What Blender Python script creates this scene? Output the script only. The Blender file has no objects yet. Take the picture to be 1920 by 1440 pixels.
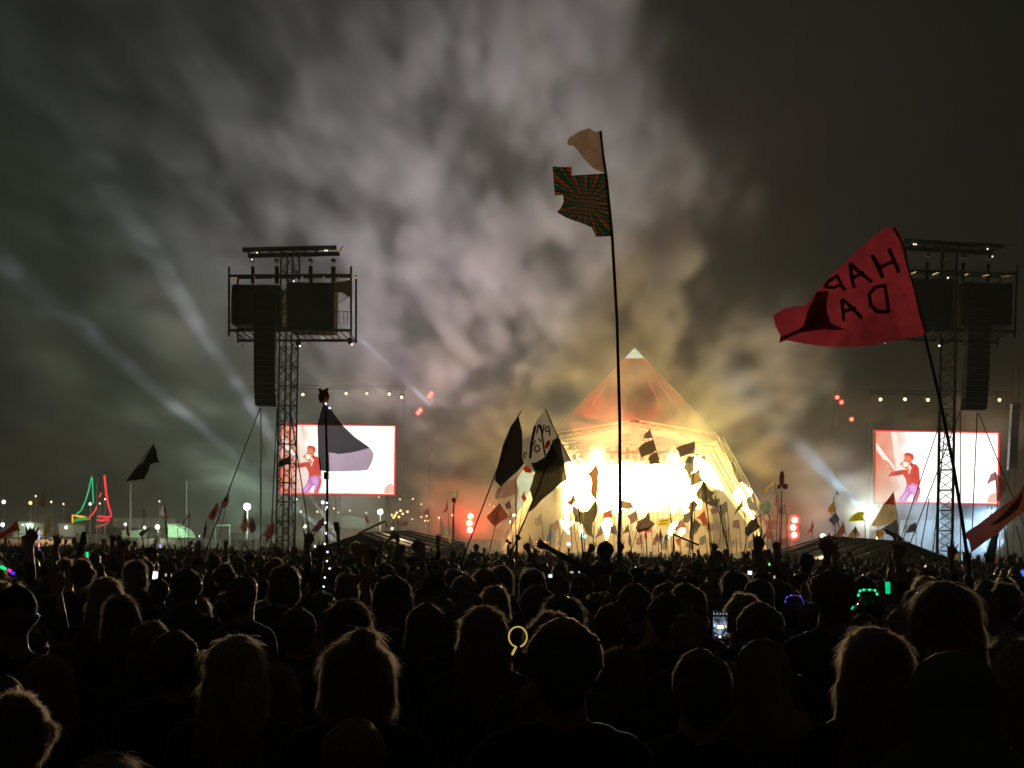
import bpy, bmesh, math, random
import numpy as np
from mathutils import Vector, Matrix
import mathutils

# ---------------------------------------------------------------- camera, world, exposure
F = 2900.0                 # focal length in photo pixels (1920 wide)
CAMZ = 1.95
HY = 1036.0                # eye level in the photograph
ROLL = math.radians(0.95)
CR, SR = math.cos(ROLL), math.sin(ROLL)
sc = bpy.context.scene
col = sc.collection

cam = bpy.data.cameras.new("camera")
cam.sensor_width = 36.0
cam.lens = 36.0 * F / 1920.0
cam.shift_y = (HY - 720.0) / 1920.0
cam.clip_start = 0.05
cam.clip_end = 3000
camo = bpy.data.objects.new("camera", cam)
col.objects.link(camo)
camo.matrix_world = Matrix(((CR, -SR, 0, 0), (0, 0, -1, 0), (SR, CR, 0, CAMZ), (0, 0, 0, 1)))
sc.camera = camo

def P(x, y, D):
    """world point seen at photograph pixel (x, y) at distance D"""
    cx, cy = (x - 960.0) * D / F, (HY - y) * D / F
    return Vector((cx * CR - cy * SR, D, CAMZ + cx * SR + cy * CR))

w = bpy.data.worlds.new("World")
sc.world = w
w.use_nodes = True
bg = w.node_tree.nodes["Background"]
bg.inputs[0].default_value = (0.82, 0.95, 0.86, 1)
bg.inputs[1].default_value = 0.0065

sc.view_settings.view_transform = 'Standard'
sc.view_settings.look = 'None'
sc.view_settings.exposure = 0
sc.view_settings.gamma = 1
sc.view_settings.use_curve_mapping = False
cy = sc.cycles
cy.use_denoising = True
cy.denoiser = 'OPENIMAGEDENOISE'
cy.denoising_prefilter = 'ACCURATE'
cy.max_bounces = 5
cy.diffuse_bounces = 2
cy.glossy_bounces = 2
cy.transmission_bounces = 3
cy.transparent_max_bounces = 10
cy.volume_bounces = 0
cy.volume_step_rate = 3.0
cy.volume_max_steps = 140
cy.sample_clamp_indirect = 3.0
cy.use_fast_gi = False
cy.use_adaptive_sampling = True
cy.adaptive_threshold = 0.05
cy.caustics_reflective = False
cy.caustics_refractive = False

# ---------------------------------------------------------------- lamps the place has, and added fills
def lamp(kind, name, loc, power, color, target=None, cone=None, blend=0.3, size=0.5):
    d = bpy.data.lights.new(name, kind)
    d.energy = power
    d.color = color
    if kind == 'SPOT':
        d.spot_size = math.radians(cone)
        d.spot_blend = blend
    d.shadow_soft_size = size
    o = bpy.data.objects.new(name, d)
    col.objects.link(o)
    o.location = loc
    if target is not None:
        o.rotation_euler = (Vector(target) - Vector(loc)).to_track_quat('-Z', 'Y').to_euler()
    return o

WARM = (1.0, 0.80, 0.42)
# unseen fill lights added behind screens, roof and wings to light the smoke
lamp('SPOT', 'smoke_fill_backstage', P(640, 960, 290), 2.1e5, (0.93, 0.80, 1.0), P(760, 220, 200), 62, 1.0, 1.0)
lamp('SPOT', 'smoke_fill_backstage', P(560, 960, 290), 1.4e5, (0.66, 1.0, 0.84), P(330, 300, 200), 60, 1.0, 1.0)
lamp('SPOT', 'smoke_fill_backstage', P(1120, 960, 300), 4.3e5, (1.0, 0.93, 0.91), P(1040, 260, 200), 44, 1.0, 1.0)
lamp('SPOT', 'smoke_fill_roof', P(1240, 800, 236), 2.2e5, (0.93, 1.0, 0.90), P(1225, 300, 200), 60, 1.0, 1.0)
lamp('SPOT', 'smoke_fill_wing', P(840, 900, 236), 9e4, (0.98, 0.74, 1.0), P(780, 500, 204), 70, 1.0, 1.0)
lamp('SPOT', 'smoke_fill_wing', P(1500, 900, 232), 3.0e4, (0.85, 0.95, 1.0), P(1450, 600, 198), 50, 1.0, 1.0)
# blinders on the roof truss that shine over the audience
for bx in (1120, 1260):
    lamp('SPOT', 'audience_blinder_lamp', P(bx, 858, 222), 7.2e5, (1.0, 0.84, 0.56), (0.015*(bx-1190), 10, 1.6), 11, 0.9, 0.5)
# moving heads on the ground by the left screen: two visible beams
S0 = P(648, 1030, 196)
lamp('SPOT', 'moving_head_lamp', S0, 9.0e5, (0.74, 0.84, 1.0), P(0, 485, 196), 4.4, 1.0, 0.2)
lamp('SPOT', 'moving_head_lamp', S0, 7.0e5, (0.82, 0.82, 1.0), P(250, 420, 192), 5.4, 1.0, 0.2)
lamp('SPOT', 'moving_head_lamp', P(850, 800, 205), 1.6e6, (0.65, 0.80, 1.0), P(662, 622, 196), 1.6, 0.3, 0.2)
lamp('SPOT', 'moving_head_lamp', P(840, 840, 205), 5e5, (0.65, 0.80, 1.0), P(600, 635, 196), 1.6, 0.3, 0.2)
lamp('SPOT', 'moving_head_lamp', P(1335, 905, 212), 1.3e5, (0.40, 0.95, 0.85), P(1490, 775, 200), 5.0, 0.5, 0.2)
lamp('SPOT', 'moving_head_lamp', P(1628, 968, 180), 2.0e5, (0.12, 0.58, 1.0), P(1548, 885, 186), 11, 0.6, 0.2)
lamp('SPOT', 'moving_head_lamp', P(1640, 990, 181), 1.5e4, (0.62, 0.80, 1.0), P(1570, 870, 188), 75, 1.0, 0.4)  # added wide wash that lights the smoke beside the right screen
lamp('SPOT', 'moving_head_lamp', P(1880, 1015, 184), 2.0e4, (0.55, 0.75, 1.0), P(1760, 985, 177), 80, 1.0, 0.4)
# stage
lamp('POINT', 'stage_blinder_lamp', P(1190, 900, 220), 1.4e4, (1.0, 0.70, 0.15), size=1.5)
lamp('POINT', 'stage_blinder_lamp', P(1080, 930, 220), 9e3, (1.0, 0.66, 0.16), size=1.5)
lamp('POINT', 'stage_blinder_lamp', P(1325, 850, 220), 1.1e4, (0.95, 0.92, 0.22), size=1.5)
lamp('POINT', 'stage_blinder_lamp', P(1395, 940, 220), 4e3, (1.0, 0.75, 0.4), size=1.0)
lamp('POINT', 'deck_fill', P(1150, 1003, 226), 1.3e4, (1.0, 0.60, 0.14), size=1.2)  # added warm fills that brighten the low stage interior
lamp('POINT', 'deck_fill', P(1290, 1000, 226), 1.3e4, (1.0, 0.62, 0.16), size=1.2)
lamp('SPOT', 'pyramid_floodlight', P(1160, 960, 205), 1.1e6, (1.0, 0.15, 0.06), P(1190, 740, 230), 46, 0.6, 0.5)
# flares / red blinders
lamp('POINT', 'red_blinder_lamp', P(881, 981, 219.5), 1.3e4, (1.0, 0.04, 0.02), size=0.6)
lamp('POINT', 'red_blinder_lamp', P(1489, 989, 214.5), 1.5e4, (1.0, 0.04, 0.02), size=0.6)
# washes above the side screens
for x, y in ((568, 740), (649, 738), (688, 738), (730, 738)):
    lamp('SPOT', 'screen_washlight', P(x, y, 205), 7e3, (1.0, 0.97, 0.85), P(x - 2, 860, 200), 40, 0.4, 0.15)
for x, y in ((1650, 748), (1697, 748), (1740, 749), (1828, 749), (1874, 749)):
    lamp('SPOT', 'screen_washlight', P(x, y, 182), 6e3, (1.0, 0.97, 0.9), P(x - 8, 860, 178), 40, 0.4, 0.15)
lamp('SPOT', 'field_floodlight', P(1900, 960, 180), 7e4, (0.34, 0.64, 1.0), P(1780, 1010, 178), 70, 0.6, 0.5)
# ---------------------------------------------------------------- helpers
MATS = {}
def nodes_of(m):
    m.use_nodes = True
    nt = m.node_tree
    return nt, nt.nodes, nt.links

def mat(name, color, rough=0.7, metal=0.0, emit=None, estr=0.0, var=0.25, scale=3.0, trans=0.0, spec=0.3, bump=0.0, see=0.0):
    if name in MATS:
        return MATS[name]
    m = bpy.data.materials.new(name)
    nt, N, L = nodes_of(m)
    b = N["Principled BSDF"]
    b.inputs["Roughness"].default_value = rough
    b.inputs["Metallic"].default_value = metal
    b.inputs["Specular IOR Level"].default_value = spec
    c = (*color, 1)
    b.inputs["Base Color"].default_value = c
    if var > 0:
        tc = N.new("ShaderNodeTexCoord")
        nz = N.new("ShaderNodeTexNoise")
        nz.inputs["Scale"].default_value = scale
        nz.inputs["Detail"].default_value = 4
        mx = N.new("ShaderNodeMix")
        mx.data_type = 'RGBA'
        mx.inputs[6].default_value = tuple(v * (1 - var) for v in color) + (1,)
        mx.inputs[7].default_value = tuple(min(1, v * (1 + var)) for v in color) + (1,)
        L.new(tc.outputs["Object"], nz.inputs["Vector"])
        L.new(nz.outputs["Fac"], mx.inputs[0])
        L.new(mx.outputs[2], b.inputs["Base Color"])
        if bump > 0:
            bp = N.new("ShaderNodeBump")
            bp.inputs["Strength"].default_value = bump
            L.new(nz.outputs["Fac"], bp.inputs["Height"])
            L.new(bp.outputs[0], b.inputs["Normal"])
    if emit:
        b.inputs["Emission Color"].default_value = (*emit, 1)
        b.inputs["Emission Strength"].default_value = estr
    if trans > 0:
        t = N.new("ShaderNodeBsdfTranslucent")
        t.inputs[0].default_value = c
        if var > 0:
            L.new(mx.outputs[2], t.inputs[0])
        ms = N.new("ShaderNodeMixShader")
        ms.inputs[0].default_value = trans
        L.new(b.outputs[0], ms.inputs[1])
        L.new(t.outputs[0], ms.inputs[2])
        L.new(ms.outputs[0], N["Material Output"].inputs[0])
        if see > 0:      # thin weave: a little of what lies behind shows through
            tp = N.new("ShaderNodeBsdfTransparent")
            k_ = max(color)
            tp.inputs[0].default_value = (*[min(1, v/k_) for v in color], 1)
            m2_ = N.new("ShaderNodeMixShader"); m2_.inputs[0].default_value = see
            L.new(ms.outputs[0], m2_.inputs[1]); L.new(tp.outputs[0], m2_.inputs[2])
            L.new(m2_.outputs[0], N["Material Output"].inputs[0])
    MATS[name] = m
    return m

def glow(name, color, strength):
    if name in MATS:
        return MATS[name]
    m = bpy.data.materials.new(name)
    nt, N, L = nodes_of(m)
    N.remove(N["Principled BSDF"])
    e = N.new("ShaderNodeEmission")
    e.inputs[0].default_value = (*color, 1)
    e.inputs[1].default_value = strength
    L.new(e.outputs[0], N["Material Output"].inputs[0])
    MATS[name] = m
    return m

def tag(o, label=None, cat=None, group=None, kind=None):
    if label: o['label'] = label
    if cat: o['category'] = cat
    if group: o['group'] = group
    if kind: o['kind'] = kind
    return o

def empty(name, loc, label, cat, group=None):
    o = bpy.data.objects.new(name, None)
    col.objects.link(o)
    o.location = loc
    o.empty_display_size = 0.2
    return tag(o, label, cat, group)

def meshobj(name, verts, faces, m=None, parent=None, smooth=False, mats=None, mi=None):
    me = bpy.data.meshes.new(name)
    me.from_pydata([tuple(v) for v in verts], [], faces)
    if mats:
        for k in mats: me.materials.append(k)
        if mi is not None:
            me.polygons.foreach_set("material_index", mi)
    elif m:
        me.materials.append(m)
    if smooth:
        me.polygons.foreach_set("use_smooth", [True] * len(me.polygons))
    me.update()
    o = bpy.data.objects.new(name, me)
    col.objects.link(o)
    if parent is not None:
        o.parent = parent
        # builders work in world coordinates: take the parent's location off
        o.location = -parent.location if parent.type == 'EMPTY' else (0, 0, 0)
    return o

def setparent(o, parent):
    """parent keeping world placement (parents here are never rotated)"""
    o.parent = parent
    pl = Vector((0, 0, 0)); p = parent
    while p is not None:
        pl += p.location; p = p.parent
    o.location = o.location - pl
    return o

class MB:
    """collects shapes in world coordinates, links them as one mesh"""
    def __init__(s):
        s.v = []; s.f = []
    def add(s, vs, fs):
        n = len(s.v)
        s.v += [tuple(v) for v in vs]
        s.f += [tuple(i + n for i in f) for f in fs]
        return s
    def box(s, a, b):
        x0, y0, z0 = (min(a[i], b[i]) for i in range(3))
        x1, y1, z1 = (max(a[i], b[i]) for i in range(3))
        return s.add([(x0,y0,z0),(x1,y0,z0),(x1,y1,z0),(x0,y1,z0),(x0,y0,z1),(x1,y0,z1),(x1,y1,z1),(x0,y1,z1)],
                     [(0,3,2,1),(4,5,6,7),(0,1,5,4),(1,2,6,5),(2,3,7,6),(3,0,4,7)])
    def bar(s, a, b, r, n=4, r2=None):
        a, b = Vector(a), Vector(b)
        d = b - a
        if d.length < 1e-6: return s
        d.normalize()
        u = d.orthogonal().normalized(); v = d.cross(u)
        r2 = r if r2 is None else r2
        vs = []
        for p, rr in ((a, r), (b, r2)):
            for k in range(n):
                t = 2 * math.pi * (k + 0.5) / n
                vs.append(p + (u * math.cos(t) + v * math.sin(t)) * rr)
        fs = [(k, (k + 1) % n, n + (k + 1) % n, n + k) for k in range(n)]
        fs += [tuple(range(n - 1, -1, -1)), tuple(range(n, 2 * n))]
        return s.add(vs, fs)
    def tube(s, pts, r, n=6, r2=None):
        pts = [Vector(p) for p in pts]
        m = len(pts)
        vs = []; prev = None
        for i, p in enumerate(pts):
            d = (pts[min(i + 1, m - 1)] - pts[max(i - 1, 0)]).normalized()
            u = d.orthogonal().normalized() if prev is None else (prev - d * prev.dot(d)).normalized()
            prev = u; v = d.cross(u)
            rr = r if r2 is None else r + (r2 - r) * i / (m - 1)
            for k in range(n):
                t = 2 * math.pi * k / n
                vs.append(p + (u * math.cos(t) + v * math.sin(t)) * rr)
        fs = [(i*n+k, i*n+(k+1)%n, (i+1)*n+(k+1)%n, (i+1)*n+k) for i in range(m-1) for k in range(n)]
        fs += [tuple(range(n - 1, -1, -1)), tuple(range((m-1)*n, m*n))]
        return s.add(vs, fs)
    def ball(s, c, r, seg=10, rings=7, sc=(1, 1, 1)):
        c = Vector(c); vs = [c + Vector((0, 0, r * sc[2]))]
        for i in range(1, rings):
            a = math.pi * i / rings
            for k in range(seg):
                t = 2 * math.pi * k / seg
                vs.append(c + Vector((r*sc[0]*math.sin(a)*math.cos(t), r*sc[1]*math.sin(a)*math.sin(t), r*sc[2]*math.cos(a))))
        vs.append(c - Vector((0, 0, r * sc[2])))
        fs = [(0, 1 + k, 1 + (k + 1) % seg) for k in range(seg)]
        for i in range(rings - 2):
            for k in range(seg):
                a = 1 + i*seg; b = a + seg
                fs.append((a + k, b + k, b + (k+1) % seg, a + (k+1) % seg))
        e = len(vs) - 1; a = 1 + (rings - 2) * seg
        fs += [(e, a + (k + 1) % seg, a + k) for k in range(seg)]
        return s.add(vs, fs)
    def prism(s, pts, dy):
        """front outline (world points), extruded along +Y by dy"""
        n = len(pts)
        vs = [Vector(p) for p in pts] + [Vector(p) + Vector((0, dy, 0)) for p in pts]
        return s.add(vs, [tuple(range(n)), tuple(range(2*n-1, n-1, -1))] + [(k, n+k, n+(k+1)%n, (k+1)%n) for k in range(n)])
    def build(s, name, m, parent=None, smooth=False):
        return meshobj(name, s.v, s.f, m, parent, smooth)

def thing_mesh(mb, name, m, label, cat, group=None, smooth=False):
    return tag(mb.build(name, m, None, smooth), label, cat, group)
# ---------------------------------------------------------------- air: haze and smoke
def make_haze():
    mb = MB().box((-420, -6, -1.0), (420, 640, 120))
    m = bpy.data.materials.new("haze")
    nt, N, L = nodes_of(m)
    N.remove(N["Principled BSDF"])
    v = N.new("ShaderNodeVolumePrincipled")
    v.inputs["Color"].default_value = (0.74, 0.87, 0.80, 1)
    v.inputs["Density"].default_value = 0.00030
    v.inputs["Anisotropy"].default_value = 0.25
    L.new(v.outputs[0], N["Material Output"].inputs["Volume"])
    o = mb.build("haze", m)
    o['kind'] = 'stuff'
    o['label'] = 'thin grey night haze over the whole field'
    return o

def lattice(shape, cells, rng):
    """smooth random lattice noise in 0..1, cubic-ish interpolation, numpy only"""
    g = rng.random(tuple(c + 3 for c in cells)).astype(np.float32)
    out = g
    for ax in range(3):
        n, c = shape[ax], cells[ax]
        t = np.linspace(0, c - 1e-3, n, dtype=np.float32)
        i = t.astype(int); f = (t - i).astype(np.float32)
        w0 = (1-f)**3/6; w1 = (3*f**3-6*f**2+4)/6; w2 = (-3*f**3+3*f**2+3*f+1)/6; w3 = f**3/6
        sh = [1, 1, 1]; sh[ax] = n
        def tk(k): return np.take(out, np.minimum(i + k, out.shape[ax]-1), axis=ax)
        out = tk(0)*w0.reshape(sh) + tk(1)*w1.reshape(sh) + tk(2)*w2.reshape(sh) + tk(3)*w3.reshape(sh)
    return out

def sample(arr, ix, iy, iz):
    """trilinear lookup"""
    sx, sy, sz = arr.shape
    ix = np.clip(ix, 0, sx-1.001); iy = np.clip(iy, 0, sy-1.001); iz = np.clip(iz, 0, sz-1.001)
    x0 = ix.astype(int); y0 = iy.astype(int); z0 = iz.astype(int)
    fx = ix-x0; fy = iy-y0; fz = iz-z0
    r = 0
    for a in (0, 1):
        for b in (0, 1):
            for c in (0, 1):
                r = r + arr[x0+a, y0+b, z0+c] * ((fx if a else 1-fx)*(fy if b else 1-fy)*(fz if c else 1-fz))
    return r

# lumps of smoke: photo x, photo y, distance, radius (m) across, up, strength
LUMPS = [   # the mass left of the sharp plume edge
 (1262, 575, 195, 3.2, 6.5, 3.2), (1258, 460, 195, 4.0, 8, 3.0), (1240, 360, 195, 4.5, 7, 2.2), (1200, 250, 195, 5, 8, 1.8), (1140, 130, 195, 6, 8, 1.6), (1090, 30, 198, 9, 8, 1.3),
 (1190, 500, 200, 7, 12, 0.9), (1180, 640, 200, 6, 4, 0.8), (1120, 330, 200, 7, 12, 0.7), (1040, 150, 205, 12, 14, 0.7), (960, 60, 205, 13, 10, 0.6),
 (930, 330, 205, 12, 14, 0.50), (1040, 560, 205, 11, 10, 0.60), (800, 460, 205, 12, 12, 0.55), (700, 340, 205, 14, 12, 0.50), (860, 160, 205, 12, 12, 0.42),
 (560, 300, 205, 14, 12, 0.40), (600, 100, 205, 16, 10, 0.30), (760, 600, 203, 13, 9, 0.60), (700, 680, 203, 12, 7, 0.60), (560, 660, 200, 10, 9, 0.50), (420, 440, 200, 12, 14, 0.32),
 (855, 690, 200, 4, 5, 1.5), (885, 730, 203, 7, 4, 0.9), (960, 700, 203, 9, 6, 0.7), (870, 820, 203, 7, 6, 0.5), (250, 350, 200, 16, 16, 0.24), (100, 120, 200, 20, 16, 0.20), (330, 90, 200, 14, 12, 0.16),
 (60, 520, 196, 12, 6, 0.55), (250, 440, 192, 5, 10, 0.55), (330, 560, 194, 5, 9, 0.65), (420, 690, 196, 6, 8, 0.6), (180, 640, 196, 10, 7, 0.4),
 (340, 790, 196, 7, 6, 0.45), (450, 880, 196, 7, 6, 0.45),
]
LUMPS2 = [  # stage, right hand side and near the ground
 (1345, 350, 196, 3.5, 4, 0.55), (1400, 600, 196, 5, 5, 1.0), (1450, 680, 196, 6, 6, 0.7), (1375, 690, 200, 4, 5, 0.6),
 (1480, 760, 198, 6, 5, 0.6), (1430, 820, 198, 6, 5, 0.6), (1560, 830, 188, 6, 5, 0.9), (1590, 890, 184, 6, 5, 1.3), (1550, 960, 184, 8, 5, 0.7),
 (1700, 775, 180, 10, 2.8, 1.3), (1830, 800, 180, 8, 3, 0.9), (1780, 1000, 176, 16, 3.2, 1.6), (1660, 990, 178, 7, 3.5, 1.0),
 (1190, 880, 214, 14, 8, 0.40), (1330, 850, 212, 7, 6, 0.5), (1275, 785, 210, 4.5, 4, 0.5), (1180, 790, 212, 4, 3, 0.3), (1050, 900, 210, 7, 8, 0.3), (1335, 805, 210, 3.5, 3, 0.5), (1489, 985, 210, 5, 4, 1.2), (881, 980, 214, 5, 4, 1.2),
 (1000, 790, 208, 7, 4, 0.6), (640, 765, 203, 10, 2.5, 0.9), (650, 960, 200, 18, 4, 0.35),
]
EDGE = [(1165, -60), (1185, 60), (1230, 170), (1275, 270), (1300, 340), (1302, 450), (1296, 560), (1290, 620), (1300, 700), (1330, 780)]   # right border of the plume

def make_smoke():
    x0, x1, y0, y1, z0, z1 = -84.0, 84.0, 66.0, 228.0, 0.3, 84.3
    nx, ny, nz = 240, 72, 132
    rng = np.random.default_rng(11)
    sh = (nx, ny, nz)
    base = lattice(sh, (20, 7, 11), rng)
    wx = lattice(sh, (12, 5, 8), rng) - 0.5
    wz = lattice(sh, (12, 5, 8), rng) - 0.5
    wx2 = lattice(sh, (40, 10, 26), rng) - 0.5
    wz2 = lattice(sh, (40, 10, 26), rng) - 0.5
    f = 0.9*(base - 0.5) + 0.8*(lattice(sh, (52, 12, 30), rng)-0.5) + 0.75*(lattice(sh, (104, 20, 62), rng)-0.5) + 0.7*(lattice(sh, (200, 36, 120), rng)-0.5)
    I, J, K = np.meshgrid(np.arange(nx, dtype=np.float32), np.arange(ny, dtype=np.float32), np.arange(nz, dtype=np.float32), indexing='ij')
    f = sample(f, I + 14*wx + 5*wx2, J + 5*wz, K + 12*wz + 5*wz2)
    X = x0 + (x1-x0)*I/(nx-1); Y = y0 + (y1-y0)*J/(ny-1); Z = z0 + (z1-z0)*K/(nz-1)
    # warped coordinates so that the lumps get ragged borders
    Xw = X + 9*wx + 5*wx2; Zw = Z + 9*wz + 5*wz2
    D = np.full(sh, 0.022, dtype=np.float32)
    D2 = np.full(sh, 0.002, dtype=np.float32)
    for tgt, lst in ((D, LUMPS), (D2, LUMPS2)):
        for (px, py, dd, rx, rz, s) in lst:
            c = P(px, py, dd)
            ry = 0.55*max(rx, rz) + 2.5
            q = ((Xw-c.x)/(rx*1.25))**2 + ((Y-c.y)/ry)**2 + ((Zw-c.z)/(rz*1.25))**2
            tgt += (s * np.exp(-q*1.3) * (7.5/ry)).astype(np.float32)
    ez = np.array([P(x, y, 197).z for x, y in EDGE][::-1]); ex = np.array([P(x, y, 197).x for x, y in EDGE][::-1])
    xb = np.interp(Z, ez, ex)
    fine = lattice(sh, (90, 18, 56), rng) - 0.5
    cut = 1/(1+np.exp(np.clip((X + 13*wx + 11*wx2 + 10*fine - xb)/(0.8 + np.clip((Z-38)/14, 0, 3.5)), -30, 30)))
    D = D*cut + D2
    # a gap of clear air between the plume and the rest keeps the wisps readable
    # low ground mist in front of the stage
    D += (0.30*np.exp(-Z/7.0)*np.clip((Y-66)/70, 0, 1)).astype(np.float32)
    n = np.clip((0.46 + 3.3*f), 0, 1.7)
    n = n*n*(3-2*np.minimum(n,1))*0.95
    D = D * (0.13 + 1.55*n)
    # an even thin veil low on the left, where the beams cross
    cv = P(330, 720, 194)
    D += (0.16*np.exp(-((X-cv.x)/26)**2 - ((Y-194)/16)**2 - ((Z-cv.z)/17)**2)).astype(np.float32)
    # fade at the box walls
    e = np.minimum.reduce([I/8, (nx-1-I)/8, J/6, (ny-1-J)/6, K/2, (nz-1-K)/10])
    D = D * np.clip(e, 0, 1)
    D = D.astype(np.float32)
    # voxel store -> volume grid
    me = bpy.data.meshes.new("smoke")
    me.vertices.add(D.size)
    a = me.attributes.new("d", 'FLOAT', 'POINT')
    a.data.foreach_set("value", D.reshape(-1))
    o = bpy.data.objects.new("smoke", me)
    col.objects.link(o)
    ng = bpy.data.node_groups.new("smoke_volume", 'GeometryNodeTree')
    ng.interface.new_socket("Geometry", in_out='INPUT', socket_type='NodeSocketGeometry')
    ng.interface.new_socket("Geometry", in_out='OUTPUT', socket_type='NodeSocketGeometry')
    N, L = ng.nodes, ng.links
    gi = N.new("NodeGroupInput"); go = N.new("NodeGroupOutput")
    pos = N.new("GeometryNodeInputPosition")
    sep = N.new("ShaderNodeSeparateXYZ")
    L.new(pos.outputs[0], sep.inputs[0])
    def idx(k, lo, hi, n):
        m = N.new("ShaderNodeMapRange")
        m.inputs["From Min"].default_value = lo; m.inputs["From Max"].default_value = hi
        m.inputs["To Min"].default_value = 0; m.inputs["To Max"].default_value = n-1
        L.new(sep.outputs[k], m.inputs["Value"])
        r = N.new("ShaderNodeMath"); r.operation = 'ROUND'
        L.new(m.outputs["Result"], r.inputs[0])
        return r
    ix, iy, iz = idx(0, x0, x1, nx), idx(1, y0, y1, ny), idx(2, z0, z1, nz)
    m1 = N.new("ShaderNodeMath"); m1.operation = 'MULTIPLY_ADD'; m1.inputs[1].default_value = ny
    L.new(ix.outputs[0], m1.inputs[0]); L.new(iy.outputs[0], m1.inputs[2])
    m2 = N.new("ShaderNodeMath"); m2.operation = 'MULTIPLY_ADD'; m2.inputs[1].default_value = nz
    L.new(m1.outputs[0], m2.inputs[0]); L.new(iz.outputs[0], m2.inputs[2])
    si = N.new("GeometryNodeSampleIndex")
    na = N.new("GeometryNodeInputNamedAttribute"); na.data_type = 'FLOAT'
    na.inputs["Name"].default_value = "d"
    L.new(gi.outputs[0], si.inputs["Geometry"])
    L.new(na.outputs[0], si.inputs["Value"])
    L.new(m2.outputs[0], si.inputs["Index"])
    vc = N.new("GeometryNodeVolumeCube")
    vc.inputs["Min"].default_value = (x0, y0, z0); vc.inputs["Max"].default_value = (x1, y1, z1)
    vc.inputs["Resolution X"].default_value = nx; vc.inputs["Resolution Y"].default_value = ny; vc.inputs["Resolution Z"].default_value = nz
    L.new(si.outputs[0], vc.inputs["Density"])
    sm = N.new("GeometryNodeSetMaterial")
    m = bpy.data.materials.new("smoke")
    nt, MN, ML = nodes_of(m)
    MN.remove(MN["Principled BSDF"])
    v = MN.new("ShaderNodeVolumePrincipled")
    v.inputs["Color"].default_value = (0.79, 0.82, 0.80, 1)
    v.inputs["Density"].default_value = 0.022
    v.inputs["Anisotropy"].default_value = 0.15
    ML.new(v.outputs[0], MN["Material Output"].inputs["Volume"])
    sm.inputs["Material"].default_value = m
    L.new(vc.outputs[0], sm.inputs[0]); L.new(sm.outputs[0], go.inputs[0])
    md = o.modifiers.new("smoke", 'NODES'); md.node_group = ng
    me.materials.append(m)
    o['kind'] = 'stuff'
    o['label'] = 'billowing stage smoke drifting up from the pyramid stage'
    return o
make_haze()
make_smoke()
# ---------------------------------------------------------------- setting: ground, hedge line
g = MB()
n = 24
g.add([(-700, -12, 0), (700, -12, 0), (700, 900, 0), (-700, 900, 0)], [(0, 1, 2, 3)])
go_ = g.build('ground', mat('trampled_grass', (0.035, 0.034, 0.018), 0.95, var=0.5, scale=0.8))
tag(go_, 'dark trampled grass field under the crowd', kind='structure')

def truss(mb, a, b, w, h, step, r=0.03, rb=0.018, n=4):
    """square lattice beam from a to b: w across, h high, chords and zigzags"""
    a, b = Vector(a), Vector(b)
    d = (b - a); L = d.length; d.normalize()
    up = Vector((0, 0, 1)) if abs(d.z) < 0.8 else Vector((1, 0, 0))
    s = d.cross(up).normalized(); u = s.cross(d).normalized()
    cs = [s*w/2 + u*h/2, -s*w/2 + u*h/2, -s*w/2 - u*h/2, s*w/2 - u*h/2]
    for c in cs:
        mb.bar(a + c, b + c, r, n)
    k = max(1, int(L / step))
    for i in range(k):
        t0, t1 = a + d*L*i/k, a + d*L*(i+1)/k
        for j in range(4):
            c0, c1 = cs[j], cs[(j+1) % 4]
            if (i + j) % 2: mb.bar(t0 + c0, t1 + c1, rb, 3)
            else: mb.bar(t0 + c1, t1 + c0, rb, 3)
            mb.bar(t1 + c0, t1 + c1, rb, 3)
    return mb

M_STEEL = mat('galvanised_steel', (0.30, 0.29, 0.27), 0.45, 0.6, var=0.2)
M_DKSTEEL = mat('dark_painted_steel', (0.05, 0.045, 0.042), 0.6, 0.2, var=0.3)
M_BLACK = mat('black_case', (0.014, 0.014, 0.013), 0.7, var=0.3)
M_TRUSS = mat('stage_truss_paint', (0.07, 0.06, 0.045), 0.6, 0.1, var=0.2)
def clad_mat():
    m = bpy.data.materials.new('pyramid_cladding')
    nt, N, L = nodes_of(m)
    b = N["Principled BSDF"]; b.inputs["Roughness"].default_value = 0.75
    tc = N.new("ShaderNodeTexCoord")
    # round dark patch painted in for the projected face, soft edged
    c = P(1190, 752, 230)
    sub = N.new("ShaderNodeVectorMath"); sub.operation = 'SUBTRACT'
    sub.inputs[1].default_value = (c.x, 0, c.z)
    mul = N.new("ShaderNodeVectorMath"); mul.operation = 'MULTIPLY'
    mul.inputs[1].default_value = (1/3.6, 0, 1/3.4)
    ln = N.new("ShaderNodeVectorMath"); ln.operation = 'LENGTH'
    L.new(tc.outputs["Object"], sub.inputs[0]); L.new(sub.outputs[0], mul.inputs[0]); L.new(mul.outputs[0], ln.inputs[0])
    r = N.new("ShaderNodeValToRGB")
    r.color_ramp.elements[0].position = 0.45; r.color_ramp.elements[0].color = (0.14, 0.15, 0.10, 1)
    r.color_ramp.elements[1].position = 1.20; r.color_ramp.elements[1].color = (0.42, 0.25, 0.21, 1)
    L.new(ln.outputs["Value"], r.inputs[0])
    nz = N.new("ShaderNodeTexNoise"); nz.inputs["Scale"].default_value = 0.35; nz.inputs["Detail"].default_value = 5
    L.new(tc.outputs["Object"], nz.inputs["Vector"])
    mx = N.new("ShaderNodeMix"); mx.data_type = 'RGBA'; mx.blend_type = 'MULTIPLY'; mx.inputs[0].default_value = 0.5
    L.new(r.outputs[0], mx.inputs[6]); L.new(nz.outputs["Color"], mx.inputs[7])
    L.new(mx.outputs[2], b.inputs["Base Color"])
    return m

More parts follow.
